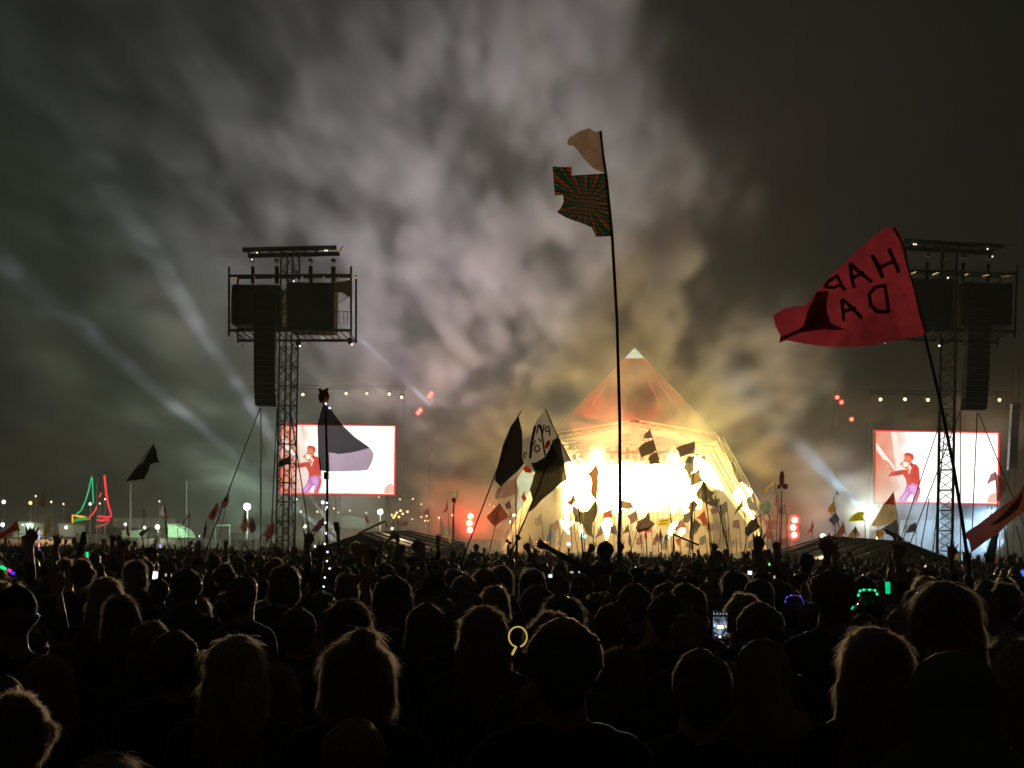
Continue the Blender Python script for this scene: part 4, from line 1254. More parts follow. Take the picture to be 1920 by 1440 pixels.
RF = flag('large red flag with dark mirrored capital letters beside the right tower',
     [(1672,428),(1684,449),(1700,500),(1718,565),(1734,624),(1723,631),(1685,636),(1644,644),(1600,650),(1552,652),(1510,646),(1473,639),(1460,644),(1461,631),(1452,612),(1449,591),(1467,581),(1490,578),(1507,576),(1531,547),(1548,528),(1568,507),(1618,460),(1652,433)],
     14, (.7,.05,.05), [(1672,430),(1687,458),(1706,520),(1734,626),(1752,700),(1774,800),(1790,880),(1806,980),(1824,1112)], m=redm, amp=.085, prad=.017,
     prints=[(s_, 6.5, (.07,.008,.012)) for s_ in HAPPY])
vs, fs, _ = flag_cloth([(1531,547),(1552,546),(1549,580),(1556,606),(1588,622),(1545,618),(1500,626),(1461,640),(1463,634),(1490,622),(1508,612),(1512,585)], 14.06, .02, .06, 9)
o = meshobj('folded_corner', vs, fs, redm, RF, True)
vs, fs, _ = flag_cloth([(1534,548),(1550,548),(1547,580),(1554,606),(1580,619),(1540,616),(1496,624),(1480,628),(1508,610),(1514,585)], 13.9, .02, .06, 9)
o = meshobj('folded_corner', vs, fs, mat('red_cloth_inner', (.34, .03, .05), .9, var=.6, scale=6, trans=.45), RF, True)

# 3 flag with the bear ornament and fairy-light pole
BF = flag('dark and lilac flag on a pole topped by an orange bear head',
     [(606,757),(619,765),(631,782),(644,799),(665,819),(693,839),(676,845),(660,849),(636,851),(616,848),(617,884),(600,882),(596,850),(594,795),(600,775)],
     12, (.050,.046,.052), [(610,762),(613,884),(613,950),(612,1000),(611,1062),(609,1112)], trans=.25, amp=.02, prad=.013, see=.04, see2=.30,
     more=[([(616,848),(636,851),(660,849),(693,839),(701,850),(699,862),(691,881),(677,883),(645,884),(617,884)], (.72,.56,.76))])
om = mat('bear_plush', (.85, .20, .03), .95, var=.4, scale=30)
q = MB(); c = P(607, 744, 12)
q.ball(c, .042, 14, 10, (1, .7, 1.35))
for dx in (-7, 6): q.ball(P(607+dx, 731, 12), .014, 8, 6)
bo = q.build('bear_head', om, BF, True)
q = MB(); q.ball(P(606, 752, 11.965), .014, 8, 6); m_ = q.build('muzzle', mat('bear_muzzle', (.5,.2,.08), .9), None, True); m_.parent = bo
q = MB(); q.ball(P(602, 741, 11.967), .005, 6, 5); q.ball(P(611, 741, 11.967), .005, 6, 5); m_ = q.build('eyes', M_BLACK, None, True); m_.parent = bo
MB().box(P(607, 885, 11.95), P(618, 899, 12.05)).build('battery_box', M_BLACK, BF)
led = glow('fairy_light', (.55, .65, 1), 5)
for x, y in ((611,757),(618,765),(613,889),(612,896),(613,943),(613,951),(610,980),(611,1000),(609,1020),(614,1035),(613,1052),(618,1066),(609,1083),(607,1100)):
    MB().ball(P(x, y, 11.96), .0068, 6, 5).build('fairy_light', led, BF)

FL = [
# label, outline, D, colour, pole, kwargs
('pointed black flag on a slanting pole left of the lettered white flag', [(972,779),(979,810),(980,857),(983,868),(973,881),(949,903),(939,913),(928,901),(931,883),(943,834),(957,800)], 26, (.022,.02,.022), [(977,771),(972,779),(931,883),(866,1052)], dict(trans=.12)),
('off-white flag with dark letters and a red patch, left of the stage', [(1023,768),(1036,796),(1047,822),(1060,844),(1071,863),(1058,869),(1040,885),(1002,883),(984,872),(979,857),(980,825),(996,816),(1003,794),(1009,784)], 25, (.42,.36,.31), [(1023,767),(1047,821),(1071,866),(1086,960),(1094,1045)], dict(trans=.5, prints=[
   (circ(1026,805,4,5,6)+[((1030,806),(1031,817))], 2.6, (.03,.03,.03)), ([((1010,796),(1006,812)),((1010,796),(1017,814)),((1017,814),(1020,797))], 2.6, (.03,.03,.03)),
   (circ(1007,841,5,6,7), 2.8, (.03,.03,.03)), ([((1014,798),(1018,830)),((1018,830),(1022,853))], 3.4, (.04,.035,.03)), ([((1003,800),(997,830)),((997,830),(994,858))], 5, (.03,.03,.03)),
   (circ(985,854,3,5,6,90,330), 2.4, (.03,.03,.03)), ([((1010,823),(1014,828)),((1004,826),(1000,834))], 2.5, (.03,.03,.03))],
   more=[([(1024,828),(1032,824),(1031,834),(1026,842),(1021,838)], (.60,.10,.05)), ([(981,878),(986,873),(996,880),(996,887),(985,886)], (.60,.06,.03))])),
('big dark ragged flag hanging in front of the lettered white flag', [(1046,820),(1050,826),(1057,866),(1064,900),(1051,906),(1039,918),(1015,938),(1003,952),(992,961),(999,939),(993,918),(998,904),(1003,884),(996,868),(1006,866),(1021,857),(1030,843),(1036,826)], 23, (.055,.052,.035), [(1046,819),(1024,878),(1003,930),(955,1045)], dict(trans=.35, var=.7)),
('tan pink crumpled flag under the pointed black flag', [(948,902),(967,898),(965,927),(950,933),(932,937),(927,932),(933,915)], 70, (.45,.26,.18), [(967,898),(966,940),(968,1042)], {}),
('pale teal translucent flag behind the big dark ragged flag', [(968,902),(980,882),(1002,885),(998,910),(988,930),(977,953),(968,958)], 80, (.45,.55,.50), [(968,884),(968,960),(967,1042)], dict(trans=.7)),
('brown red diamond shaped flag left of the stage', [(937,943),(954,969),(928,988),(912,969)], 55, (.28,.07,.035), [(937,943),(928,988),(915,1045)], dict(var=.6)),
('little grey brown flag above the diamond flag', [(946,945),(955,938),(959,952),(949,955)], 75, (.14,.09,.08), [(955,938),(960,1000),(962,1042)], {}),
('small red pennant below the pale teal flag', [(982,922),(988,935),(983,942),(977,932)], 70, (.60,.06,.03), [(984,920),(978,960),(966,1042)], {}),
('pale green square flag topping a pole left of the left red blinder', [(850,917),(859,918),(855,933),(848,931)], 90, (.40,.50,.25), [(859,917),(852,950),(849,1042)], {}),
('rust orange feather flag left of the left red blinder', [(838,937),(840,953),(836,960),(831,962),(834,955)], 100, (.50,.14,.04), [(838,936),(842,990),(842,1042)], {}),
('long faded pink pennant hanging over the left tent', [(825,969),(832,987),(833,1002),(828,1010),(822,1007)], 95, (.50,.30,.25), [(825,968),(824,1005),(823,1042)], {}),
('pale green flag above a yellow tail right of the pink pennant', [(834,990),(842,991),(841,1003),(833,1003)], 90, (.35,.48,.38), [(842,990),(843,1042)], {}),
('yellow drooping tail flag over the left tent roof', [(839,1005),(843,1004),(847,1018),(843,1019)], 85, (.50,.40,.12), [(840,1004),(846,1042)], {}),
('faint pink flag right of the left video screen', [(799,957),(803,952),(805,965),(796,968),(794,962)], 130, (.5,.25,.28), [(803,952),(806,1040)], {}),
('tall orange brown flag before the white hot stage left half', [(1119,868),(1123,885),(1122,902),(1117,938),(1110,930),(1107,922),(1109,910),(1107,895),(1101,888)], 85, (.30,.13,.04), [(1120,866),(1123,890),(1118,938),(1112,1008),(1112,1043)], {}),
('ragged olive flag below the tall orange brown flag', [(1117,938),(1122,953),(1115,975),(1110,993),(1112,1008),(1100,1002),(1093,985),(1076,977),(1078,968),(1090,960),(1102,959)], 80, (.15,.12,.05), [(1117,938),(1113,1000),(1112,1044)], {}),
('small rust pennant at the left of the stage flames', [(1077,922),(1079,938),(1072,948),(1062,942)], 85, (.28,.11,.04), [(1077,921),(1070,950),(1073,1043)], {}),
('grey brown flag under the small rust pennant', [(1073,948),(1091,960),(1084,968),(1077,968)], 85, (.22,.16,.13), [(1073,948),(1079,1010),(1086,1043)], {}),
('red orange flag above the fireball at stage left', [(1147,955),(1150,971),(1130,972),(1132,962)], 105, (.55,.11,.05), [(1147,954),(1151,1000),(1152,1043)], {}),
('tan sail shaped flag left of the fireball', [(1126,983),(1132,998),(1125,1005),(1115,1010),(1122,997)], 90, (.30,.20,.10), [(1126,983),(1118,1010),(1112,1043)], {}),
('tan flag blowing right from behind the tallest pole', [(1166,938),(1183,942),(1189,952),(1178,955),(1167,953)], 100, (.30,.20,.10), [(1166,937),(1166,955),(1166,1043)], {}),
('brownish pink flag right of the tallest pole', [(1192,957),(1196,975),(1183,983),(1175,967)], 95, (.30,.17,.11), [(1192,956),(1197,978),(1205,1043)], {}),
('large brown flag with a red lower edge in front of the stage centre', [(1217,961),(1219,975),(1229,982),(1215,993),(1197,997),(1191,990),(1195,977),(1206,972)], 70, (.20,.12,.07), [(1217,960),(1196,990),(1180,1043)], dict(more=[([(1191,990),(1197,993),(1215,989),(1229,982),(1215,995),(1197,999)], (.40,.06,.03))])),
('bright yellow flag with two lines of small writing at the stage centre', [(1237,973),(1257,970),(1256,980),(1255,988),(1232,987)], 90, (.75,.42,.02), [(1251,933),(1257,970),(1260,1043)], dict(trans=.6, prints=[([((1239,978),(1242,977)),((1244,977),(1246,976)),((1248,976),(1252,975))], 1.4, (.2,.08,.01)), ([((1238,983),(1242,982)),((1244,982),(1247,982))], 1.4, (.2,.08,.01))])),
('olive pennant right of the base of the tallest pole', [(1178,983),(1180,997),(1172,999),(1165,1003)], 85, (.25,.20,.08), [(1178,983),(1182,1010),(1184,1043)], {}),
('bent red streamer flag left of the yellow flag', [(1222,990),(1223,997),(1213,998),(1214,1006),(1212,1012),(1207,1007),(1210,993)], 95, (.50,.09,.05), [(1222,989),(1224,1043)], {}),
('salmon flag right of the yellow flag', [(1278,974),(1287,989),(1270,993),(1260,998),(1267,987)], 85, (.55,.22,.11), [(1278,974),(1262,1000),(1261,1043)], {}),
('crumpled red flag low in the right half of the stage', [(1320,957),(1324,970),(1327,982),(1318,987),(1312,973),(1305,972)], 80, (.55,.09,.05), [(1320,956),(1328,990),(1336,1043)], {}),
('long grey tan drooping flag right of the stage centre', [(1303,972),(1315,983),(1307,998),(1293,1012),(1293,993)], 70, (.22,.19,.13), [(1297,943),(1295,990),(1291,1055)], {}),
('three small brown flags stacked on one pole high over the stage', [(1218,805),(1224,821),(1215,823),(1206,822),(1210,812)], 60, (.18,.14,.08), [(1218,804),(1231,846),(1240,880),(1252,940),(1262,990),(1266,1045)], dict(more=[([(1225,824),(1231,844),(1221,851),(1202,857),(1197,840),(1208,830)], (.17,.13,.07)), ([(1231,848),(1237,869),(1218,872),(1215,859),(1222,851)], (.20,.14,.07))])),
('brown swallowtail flag at the top of the right hand flag cluster', [(1302,827),(1302,838),(1301,850),(1288,853),(1276,857),(1273,848),(1267,840),(1284,833)], 55, (.20,.13,.07), [(1303,827),(1300,880),(1298,960),(1290,1060)], dict(polecol=(.035,.02,.015))),
('narrow crumpled grey flag under the swallowtail flag', [(1301,853),(1301,882),(1291,892),(1281,879),(1285,864),(1292,856)], 56, (.16,.13,.08), [(1301,853),(1299,960),(1294,1060)], {}),
('orange edged tan flag left of the long diagonal flame', [(1311,878),(1317,902),(1305,908),(1294,913),(1289,891),(1302,886)], 60, (.32,.22,.09), [(1311,878),(1318,905),(1340,1050)], {}),
('dark tan diamond flag in the right hand flag cluster', [(1320,899),(1327,916),(1339,923),(1330,936),(1320,943),(1308,936),(1304,924),(1312,914)], 50, (.18,.14,.08), [(1320,898),(1326,950),(1334,1055)], {}),
('dark olive crumpled flag right below the tan diamond flag', [(1332,927),(1340,937),(1348,936),(1346,952),(1334,949),(1324,943)], 55, (.12,.11,.06), [(1348,934),(1356,980),(1368,1055)], {}),
('mauve flag right of the olive crumpled one', [(1349,949),(1346,961),(1334,965),(1331,955),(1340,951)], 65, (.26,.16,.15), [(1349,946),(1355,990),(1358,1045)], {}),
('rounded brown flag left below the tan diamond flag', [(1302,937),(1310,946),(1304,957),(1297,964),(1288,953),(1293,943)], 60, (.22,.13,.06), [(1305,937),(1300,990),(1299,1045)], {}),
('narrow dark green pennant in front of the right stage leg', [(1393,934),(1394,949),(1384,958),(1375,967),(1383,950)], 75, (.10,.10,.05), [(1393,933),(1397,980),(1400,1045)], {}),
('tall pale grey flag next to the leaning flame', [(1412,926),(1417,942),(1422,958),(1413,958),(1404,955),(1399,937)], 90, (.34,.30,.24), [(1412,926),(1424,965),(1436,1045)], {}),
('black olive rounded flag hanging from a slanting stick right of the stage', [(1419,969),(1426,987),(1414,997),(1402,1007),(1397,1000),(1397,990),(1402,981),(1410,974)], 45, (.05,.05,.035), [(1441,959),(1431,966),(1419,969),(1400,1010),(1393,1052)], {}),
('slim mauve pennant pointing left in the right half of the stage', [(1350,977),(1348,990),(1338,992),(1329,996),(1338,986)], 80, (.30,.20,.18), [(1353,965),(1350,990),(1354,1045)], {}),
('yellow ribbon fluttering left of the pink rocket balloon', [(1453,900),(1453,906),(1442,913),(1437,918),(1435,928),(1433,920),(1436,914)], 80, (.60,.35,.05), [(1453,899),(1458,960),(1455,1045)], {}),
('dusty pink pointed flag under the rocket balloon', [(1459,925),(1466,945),(1457,947),(1450,950),(1453,936)], 80, (.35,.16,.13), [(1459,925),(1462,990),(1463,1045)], {}),
('square dull red flag right of the stage', [(1438,976),(1457,976),(1456,993),(1439,996)], 85, (.38,.14,.12), [(1437,975),(1440,1045)], {}),
('green and grey crumpled flag at the right edge of the pyramid', [(1426,945),(1440,937),(1446,950),(1440,962),(1430,965),(1424,955)], 90, (.20,.24,.15), [(1426,945),(1428,1045)], {}),
('red horn shaped pennant right of the right red blinder', [(1523,977),(1526,985),(1523,1000),(1512,999),(1518,992)], 90, (.45,.07,.05), [(1523,976),(1524,1045)], {}),
('orange and yellow pennant at the top of a pole in the blue haze', [(1564,938),(1566,957),(1560,966),(1552,956),(1558,946)], 80, (.55,.28,.05), [(1570,921),(1563,937),(1570,975),(1582,1045)], {}),
('navy flag below the orange and yellow pennant', [(1566,962),(1571,967),(1575,975),(1564,986),(1553,975),(1560,968)], 78, (.10,.10,.17), [(1566,962),(1579,1000),(1588,1045)], {}),
('tiny dark flag at the very top above the orange and yellow pennant', [(1570,921),(1575,929),(1570,927),(1567,926)], 80, (.08,.04,.03), [(1570,920),(1563,937),(1566,990),(1572,1045)], {}),
('bright yellow flag with a smiling face by the glaring floodlight', [(1612,959),(1621,961),(1620,977),(1605,978),(1591,979),(1591,974),(1597,968),(1602,964)], 80, (.85,.62,.02), [(1621,960),(1624,1045)], dict(trans=.6, prints=[([((1603,967),(1603,969)),((1609,966),(1609,968))], 1.4, (.1,.08,.01)), ([((1601,972),(1605,974)),((1605,974),(1610,971))], 1.0, (.1,.08,.01))])),
('striped red brown sail flag over the right tent', [(1581,979),(1583,990),(1585,999),(1574,1007),(1564,1006),(1572,993)], 70, (.30,.10,.08), [(1581,978),(1586,1003),(1590,1045)], {}),
('tan tent shaped flag over the right tent ridge', [(1604,986),(1614,1003),(1606,1010),(1588,1007),(1595,996)], 72, (.42,.30,.22), [(1604,986),(1606,1045)], {}),
('large beige flag with a red tip in front of the right video screen', [(1675,922),(1677,940),(1680,952),(1682,973),(1670,982),(1657,986),(1645,989),(1634,986),(1642,968),(1652,952),(1664,938)], 50, (.42,.30,.16), [(1675,921),(1684,975),(1690,1050)], dict(trans=.55, see=.1, see2=.3, more=[([(1675,922),(1677,940),(1678,948),(1667,945),(1656,947),(1664,938)], (.55,.10,.04))])),
('dark slate flag below the large beige flag', [(1681,973),(1684,990),(1685,1006),(1668,1000),(1656,989),(1668,982)], 52, (.09,.09,.10), [(1681,973),(1688,1050)], dict(trans=.3)),
('black fish shaped flag over the right tent roof', [(1652,989),(1662,992),(1671,997),(1685,1003),(1697,1012),(1690,1014),(1684,1018),(1676,1013),(1671,1005),(1662,1001)], 45, (.02,.02,.025), [(1697,1012),(1692,1050)], dict(trans=.1)),
('orange patch of a flag above the black fish shaped flag', [(1643,994),(1657,992),(1659,1002),(1647,1011),(1642,1003)], 60, (.70,.32,.04), [(1645,993),(1648,1045)], {}),
('faint blue flag with a white swirl under the right video screen', [(1717,979),(1718,997),(1706,999),(1697,1000),(1702,991),(1706,985)], 100, (.16,.22,.40), [(1717,979),(1719,1045)], dict(prints=[(circ(1709,992,5,4,7,160,420), 1.6, (.6,.62,.65))])),
('dark red arch shaped flag over the lower right corner of the right video screen', [(1866,884),(1877,895),(1886,909),(1886,918),(1880,929),(1874,940),(1870,939),(1868,915),(1867,900),(1861,902),(1854,906),(1849,913),(1851,903),(1858,889)], 60, (.22,.10,.10), [(1867,884),(1870,940),(1876,1050)], dict(trans=.4, see=.2)),
('long red brown flag with a yellow streak running off the right edge', [(1965,868),(1965,940),(1935,950),(1909,967),(1891,982),(1872,1000),(1856,1010),(1838,1022),(1820,1036),(1816,1013),(1805,1004),(1813,996),(1833,984),(1858,966),(1891,942),(1905,928),(1920,906)], 17, (.15,.045,.032), [(1806,1000),(1814,1030),(1824,1105)], dict(trans=.4, more=[([(1916,920),(1912,940),(1908,954),(1888,971),(1872,981),(1855,987),(1877,968),(1899,943)], (.24,.14,.04))])),
('hanging black banner under the long red brown flag', [(1859,1006),(1872,998),(1870,1012),(1869,1027),(1866,1040),(1863,1056),(1845,1054),(1852,1028)], 25, (.015,.014,.014), [(1872,997),(1866,1040),(1862,1070)], dict(trans=.05)),
('small pink flag low at the right behind the crowd', [(1865,1038),(1872,1044),(1874,1056),(1862,1056)], 60, (.5,.2,.16), [(1865,1037),(1863,1060)], {}),
('black bow tie shaped flag high at the left', [(289,831),(294,846),(300,867),(290,868),(282,871),(277,885),(270,899),(255,901),(236,903),(244,892),(252,882),(260,872),(271,862),(280,847)], 50, (.014,.014,.013), [(289,831),(236,903)], dict(trans=.05, ground=False)),
('pink flag at the upper end of the slanting cable left of the left tower', [(429,927),(430,940),(425,950),(420,953),(415,952),(414,944),(421,934)], 90, (.45,.20,.18), [(429,926),(415,990),(402,1042)], dict(more=[([(421,934),(427,930),(425,940),(418,942)], (.10,.06,.06))])),
('red and white striped flag left of the pink flag', [(407,942),(410,952),(407,962),(405,970),(397,976),(390,970),(394,962),(399,955)], 90, (.50,.12,.09), [(407,941),(398,990),(392,1042)], dict(more=[([(399,955),(403,948),(404,960),(400,968),(396,966)], (.60,.48,.42))])),
('white and red flag just under the glaring greenish floodlight', [(460,960),(464,972),(466,985),(462,998),(456,995),(453,990),(453,978),(456,968)], 95, (.60,.30,.20), [(459,958),(454,1042)], dict(more=[([(460,960),(463,972),(460,980),(456,970)], (.70,.50,.30))])),
('brownish flag right of the white and red flag by the greenish floodlight', [(474,970),(479,984),(480,995),(470,1000),(466,988),(470,978)], 95, (.22,.13,.11), [(474,969),(476,1042)], {}),
('olive and black flag above the palisade', [(270,952),(273,960),(275,967),(267,969),(267,960)], 110, (.20,.20,.09), [(270,952),(268,1042)], {}),
('white and blue flag on the dark pole left of the green cabin', [(307,946),(306,956),(309,967),(301,966),(300,960),(303,952)], 45, (.55,.58,.62), [(308,945),(311,1000),(316,1062)], {}),
('dim red brown flag right of the white and blue flag', [(312,955),(316,960),(316,972),(310,975),(308,962)], 46, (.25,.14,.12), [(309,950),(318,1060)], {}),
('tan flag above the arched green tent', [(355,957),(358,965),(357,972),(350,971),(351,963)], 110, (.35,.27,.16), [(355,956),(352,1042)], {}),
('narrow dark flag left of the arched tent', [(349,969),(346,978),(344,985),(342,984),(345,975)], 105, (.05,.05,.05), [(350,968),(343,1042)], {}),
('dark purple drooping flag near the goal shaped frame', [(386,979),(388,990),(387,1000),(383,1010),(380,1005),(382,992)], 90, (.08,.06,.07), [(387,978),(380,1020),(379,1042)], {}),
('red flag sweeping in from the left edge', [(32,975),(34,984),(36,992),(24,998),(10,1006),(-14,1022),(-14,1010),(0,1000),(16,990)], 55, (.42,.05,.04), [(33,974),(38,1045)], dict(trans=.5)),
('upright brown flag above the dark bushes at the left', [(81,920),(84,930),(84,940),(82,950),(78,950),(75,947),(78,935)], 110, (.28,.11,.08), [(82,919),(85,1042)], {}),
('brown and yellow flag behind the letters on the terrace', [(94,965),(96,985),(93,1000),(86,1003),(80,1002),(86,988),(90,975)], 110, (.38,.26,.12), [(95,964),(94,1042)], {}),
('small bright red pennant in front of the long low green marquee', [(239,985),(244,1000),(243,1006),(240,1007),(236,999),(237,990)], 100, (.55,.06,.03), [(239,984),(242,1042)], {}),
('dark fluttering flag over the long low green marquee', [(281,988),(279,994),(270,1002),(266,1008),(260,1001),(265,995),(273,994)], 100, (.06,.05,.05), [(281,987),(272,1042)], {}),
('orange tipped small flag by the arched green tent', [(337,1005),(339,1010),(335,1016),(332,1010)], 110, (.55,.22,.08), [(338,1004),(333,1042)], {}),
('white ghostly flag over the site fence', [(294,1002),(298,1010),(296,1020),(290,1026),(284,1022),(289,1012)], 90, (.50,.46,.46), [(294,1001),(289,1045)], {}),
('crimson flag just left of the foot of the left tower', [(513,978),(516,990),(514,1000),(506,1010),(500,1017),(495,1002),(503,990)], 80, (.55,.10,.14), [(514,976),(505,1030),(500,1045)], {}),
('purple flag with a yellow edge right of the bear pole foot', [(606,969),(607,978),(607,985),(600,993),(595,998),(583,996),(590,986),(598,975)], 75, (.18,.06,.12), [(606,968),(612,1000),(622,1045)], dict(more=[([(607,983),(600,992),(595,998),(594,994),(600,988)], (.45,.40,.15))])),
('small black flag against the red part of the left screen', [(544,853),(543,862),(542,871),(530,874),(521,876),(523,864),(535,859)], 60, (.015,.013,.012), [(545,852),(548,960),(552,1050)], dict(trans=.05)),
('pinkish pennant over the ridge of the left tent', [(686,964),(690,972),(693,980),(687,982),(684,973)], 110, (.40,.28,.22), [(686,963),(690,1042)], {}),
('tan pennant left of the pink banner', [(739,975),(738,985),(732,991),(733,982)], 110, (.42,.30,.20), [(739,974),(736,1042)], {}),
('pink banner over the striped roof of the left tent', [(746,975),(756,978),(767,977),(764,986),(755,986),(746,985)], 110, (.55,.25,.30), [(746,974),(745,1042)], {}),
('little dark teal flag beside the tiny beam right of the left tower', [(567,973),(571,985),(569,990),(566,982)], 110, (.35,.25,.22), [(567,972),(573,1042)], {}),
('purple brown pointed flag left of the stage front', [(993,1002),(999,1017),(1005,1033),(992,1028),(991,1014)], 60, (.25,.15,.22), [(993,1001),(990,1048)], {}),
('grey blue church spire shaped flag at the left end of the stage', [(1032,982),(1035,994),(1037,1005),(1033,1015),(1024,1017),(1028,1000)], 85, (.20,.22,.24), [(1032,981),(1031,1045)], {}),
('mauve sail flag in front of the stage steps', [(1055,998),(1051,1010),(1048,1020),(1043,1023),(1048,1010)], 85, (.30,.20,.30), [(1056,997),(1046,1045)], {}),
('pink brown flag low beside the pointing hand', [(1032,1017),(1024,1026),(1013,1038),(1024,1037),(1033,1030)], 50, (.38,.20,.18), [(1033,1016),(1027,1050)], {}),
('slim grey flag low right of the pink brown flag', [(1180,1000),(1184,1012),(1182,1025),(1177,1018),(1178,1008)], 85, (.22,.18,.18), [(1180,999),(1186,1044)], {}),
('dark blue grey flag low in the stage centre', [(1238,992),(1243,1006),(1241,1024),(1235,1016),(1235,1003)], 80, (.18,.14,.17), [(1238,991),(1241,1046)], {}),
('orange brown flag low in the stage centre', [(1232,1000),(1236,1010),(1230,1022),(1222,1023),(1225,1010)], 80, (.42,.18,.10), [(1233,999),(1236,1046)], {}),
('olive drab flag low right of the dark blue grey one', [(1251,1000),(1254,1012),(1248,1023),(1243,1018),(1245,1008)], 80, (.20,.18,.12), [(1251,999),(1248,1046)], {}),
('bright red streamer low right of the salmon flag', [(1276,1003),(1275,1015),(1274,1026),(1270,1019),(1266,1012),(1272,1010)], 80, (.55,.10,.07), [(1276,1002),(1277,1046)], {}),
('pinkish pennant low near the right end of the stage deck', [(1347,1010),(1350,1024),(1343,1026),(1345,1017)], 90, (.40,.22,.16), [(1348,1009),(1351,1045)], {}),
('mauve pennant low before the right stage leg', [(1379,1008),(1377,1018),(1371,1026),(1374,1016)], 90, (.30,.20,.20), [(1380,1007),(1382,1045)], {}),
('yellow and grey flag at the foot of the right tower', [(1790,1030),(1797,1034),(1803,1036),(1800,1052),(1788,1050),(1788,1040)], 60, (.40,.34,.14), [(1790,1028),(1789,1060)], {}),
]
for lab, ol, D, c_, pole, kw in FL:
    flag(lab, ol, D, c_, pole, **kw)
# further small flags crowded along the stage front
for x, y, w_, h_, tl, D, c_, lab in (
 (1046, 985, 14, 16, 3, 95, (.30,.20,.10), 'tan square flag by the two low crossed flames'),
 (1155, 996, 13, 18, -4, 90, (.24,.17,.10), 'khaki flag between the fireball and the tallest pole'),
 (1203, 1012, 12, 15, 3, 100, (.34,.14,.09), 'rust flag under the large brown flag'),
 (1294, 968, 15, 18, 4, 75, (.28,.22,.12), 'sandy flag left of the long grey tan one'),
 (1335, 990, 14, 17, -4, 85, (.34,.25,.13), 'straw coloured flag right of the crumpled red flag'),
 (1362, 952, 14, 20, 4, 70, (.20,.17,.11), 'khaki flag right of the mauve flag'),
 (1367, 1000, 12, 14, 3, 95, (.40,.22,.12), 'apricot flag low before the stage right drape'),
 (1385, 985, 13, 16, -3, 90, (.24,.14,.12), 'plum brown flag under the narrow dark green pennant'),
 (1412, 1020, 12, 14, 3, 95, (.30,.22,.14), 'beige flag under the black olive rounded flag'),
 (1447, 1005, 14, 17, -4, 85, (.36,.12,.08), 'brick red flag under the square dull red flag'),
 (1472, 955, 13, 16, 3, 85, (.30,.20,.17), 'fawn flag right of the dusty pink pointed flag'),
 (1474, 1018, 12, 14, -3, 90, (.28,.10,.08), 'maroon flag just left of the right red blinder stand'),
 (1250, 1022, 11, 13, 3, 100, (.30,.24,.10), 'mustard flag low under the bright yellow flag'),
 (1296, 1024, 12, 12, -3, 95, (.26,.16,.09), 'brown flag low under the long grey tan flag'),
 (1014, 975, 13, 17, 3, 90, (.36,.26,.15), 'cream flag between the ragged flag tip and stage left'),
 (1322, 1012, 12, 15, 3, 95, (.22,.20,.15), 'greyish flag low right of the slanting stick')):
    flag(lab, [(x, y-h_/2-2), (x+w_*.12, y), (x+w_*.10, y+h_*.42), (x-w_*.45, y+h_*.5+tl), (x-w_*.95, y+h_*.30+tl), (x-w_*.80, y-h_*.1+tl), (x-w_*.9, y-h_*.35+tl)], D, c_, [(x, y-h_/2-3), (x+3, y+14), (x+5, 1045)], var=.45)
# thin bare poles among the flags
for i, (x0, y0, x1, y1, D, lab) in enumerate((
    (1341,930,1368,1050,70,'thin bare pole curving through the right hand flags'), (1086,925,1098,1048,75,'thin bare pole at the left of the stage'),
    (1356,955,1366,1045,80,'thin bare pole before the right stage drape'), (1442,965,1452,1045,90,'thin pole right of the pyramid leg'),
    (1210,998,1213,1045,85,'short pole below the large brown flag'), (1262,1003,1262,1055,60,'dark pole at the salmon flag with a slanting arm'),
    (1883,990,1892,1052,60,'dark pole under the long red brown flag'), (1905,985,1918,1040,70,'faint pole near the right edge'),
    (1742,935,1728,1018,60,'dark pole left of the right tower'), (1700,985,1688,1030,70,'thin line left of the right tower foot'))):
    thing_mesh(MB().tube([P(x0, y0, D), P((x0+x1)/2 + 1, (y0+y1)/2, D), P(x1, y1, D), Vector((P(x1, y1, D).x, D, 1.0))], .010 + D*.0002, 5), 'bare_pole', mat('pole_dark', (.035,.02,.015)), lab, 'pole', 'bare poles among the flags')
thing_mesh(MB().bar(P(1258,1000,60), P(1310,1022,60), .035), 'banner_arm', mat('pole_dark', (.035,.02,.015)), 'slanting stick crossing the flags low in the right half of the stage', 'stick')
thing_mesh(MB().bar(P(1694,1052,88), P(1812,740,88), .03, 4), 'guy_rope', M_DKSTEEL, 'long dark rope rising to the right over the right video screen', 'rope', 'guy ropes by the right tower')
thing_mesh(MB().bar(P(1672,1060,92), P(1760,800,92), .03, 4), 'guy_rope', M_DKSTEEL, 'long rope slanting up to the right tower from the tent', 'rope', 'guy ropes by the right tower')
# balloons
def balloon(parts, D, m, label, cat, px_, y):
    q = MB()
    for x, yy, r, s in parts: q.ball(P(x, yy, D), r, 12, 8, s)
    t = empty(cat.replace(' ', '_'), Vector((P(px_, y, D).x, D, 0)), label, cat)
    q.build('body', m, t, True)
    MB().bar(P(px_, y, D), Vector((P(px_, y, D).x, D, 1)), .03).build('pole', mat('pole_dark', (.035,.02,.015)), t)
balloon([(1466, 897, .145, (1, 1, 2.7)), (1472, 912, .155, (1, 1, 1)), (1461, 913, .12, (1, 1, 1))], 80, mat('pink_vinyl', (.62, .22, .17), .4, trans=.3), 'pink rocket shaped balloon on a pole right of the pyramid', 'balloon', 1466, 920)
balloon([(851, 938, .13, (1, 1, 1.2))], 90, mat('red_vinyl', (.75, .04, .07), .4, trans=.4), 'small red balloon under the pale green square flag', 'balloon', 850, 944)
balloon([(970, 1006, .055, (1, 1, .9)), (973, 1009, .05, (1, 1, 1.1))], 38, mat('dark_red_foil', (.12, .01, .02), .4), 'dark red heart shaped balloon low left of the stage', 'balloon', 969, 1012)
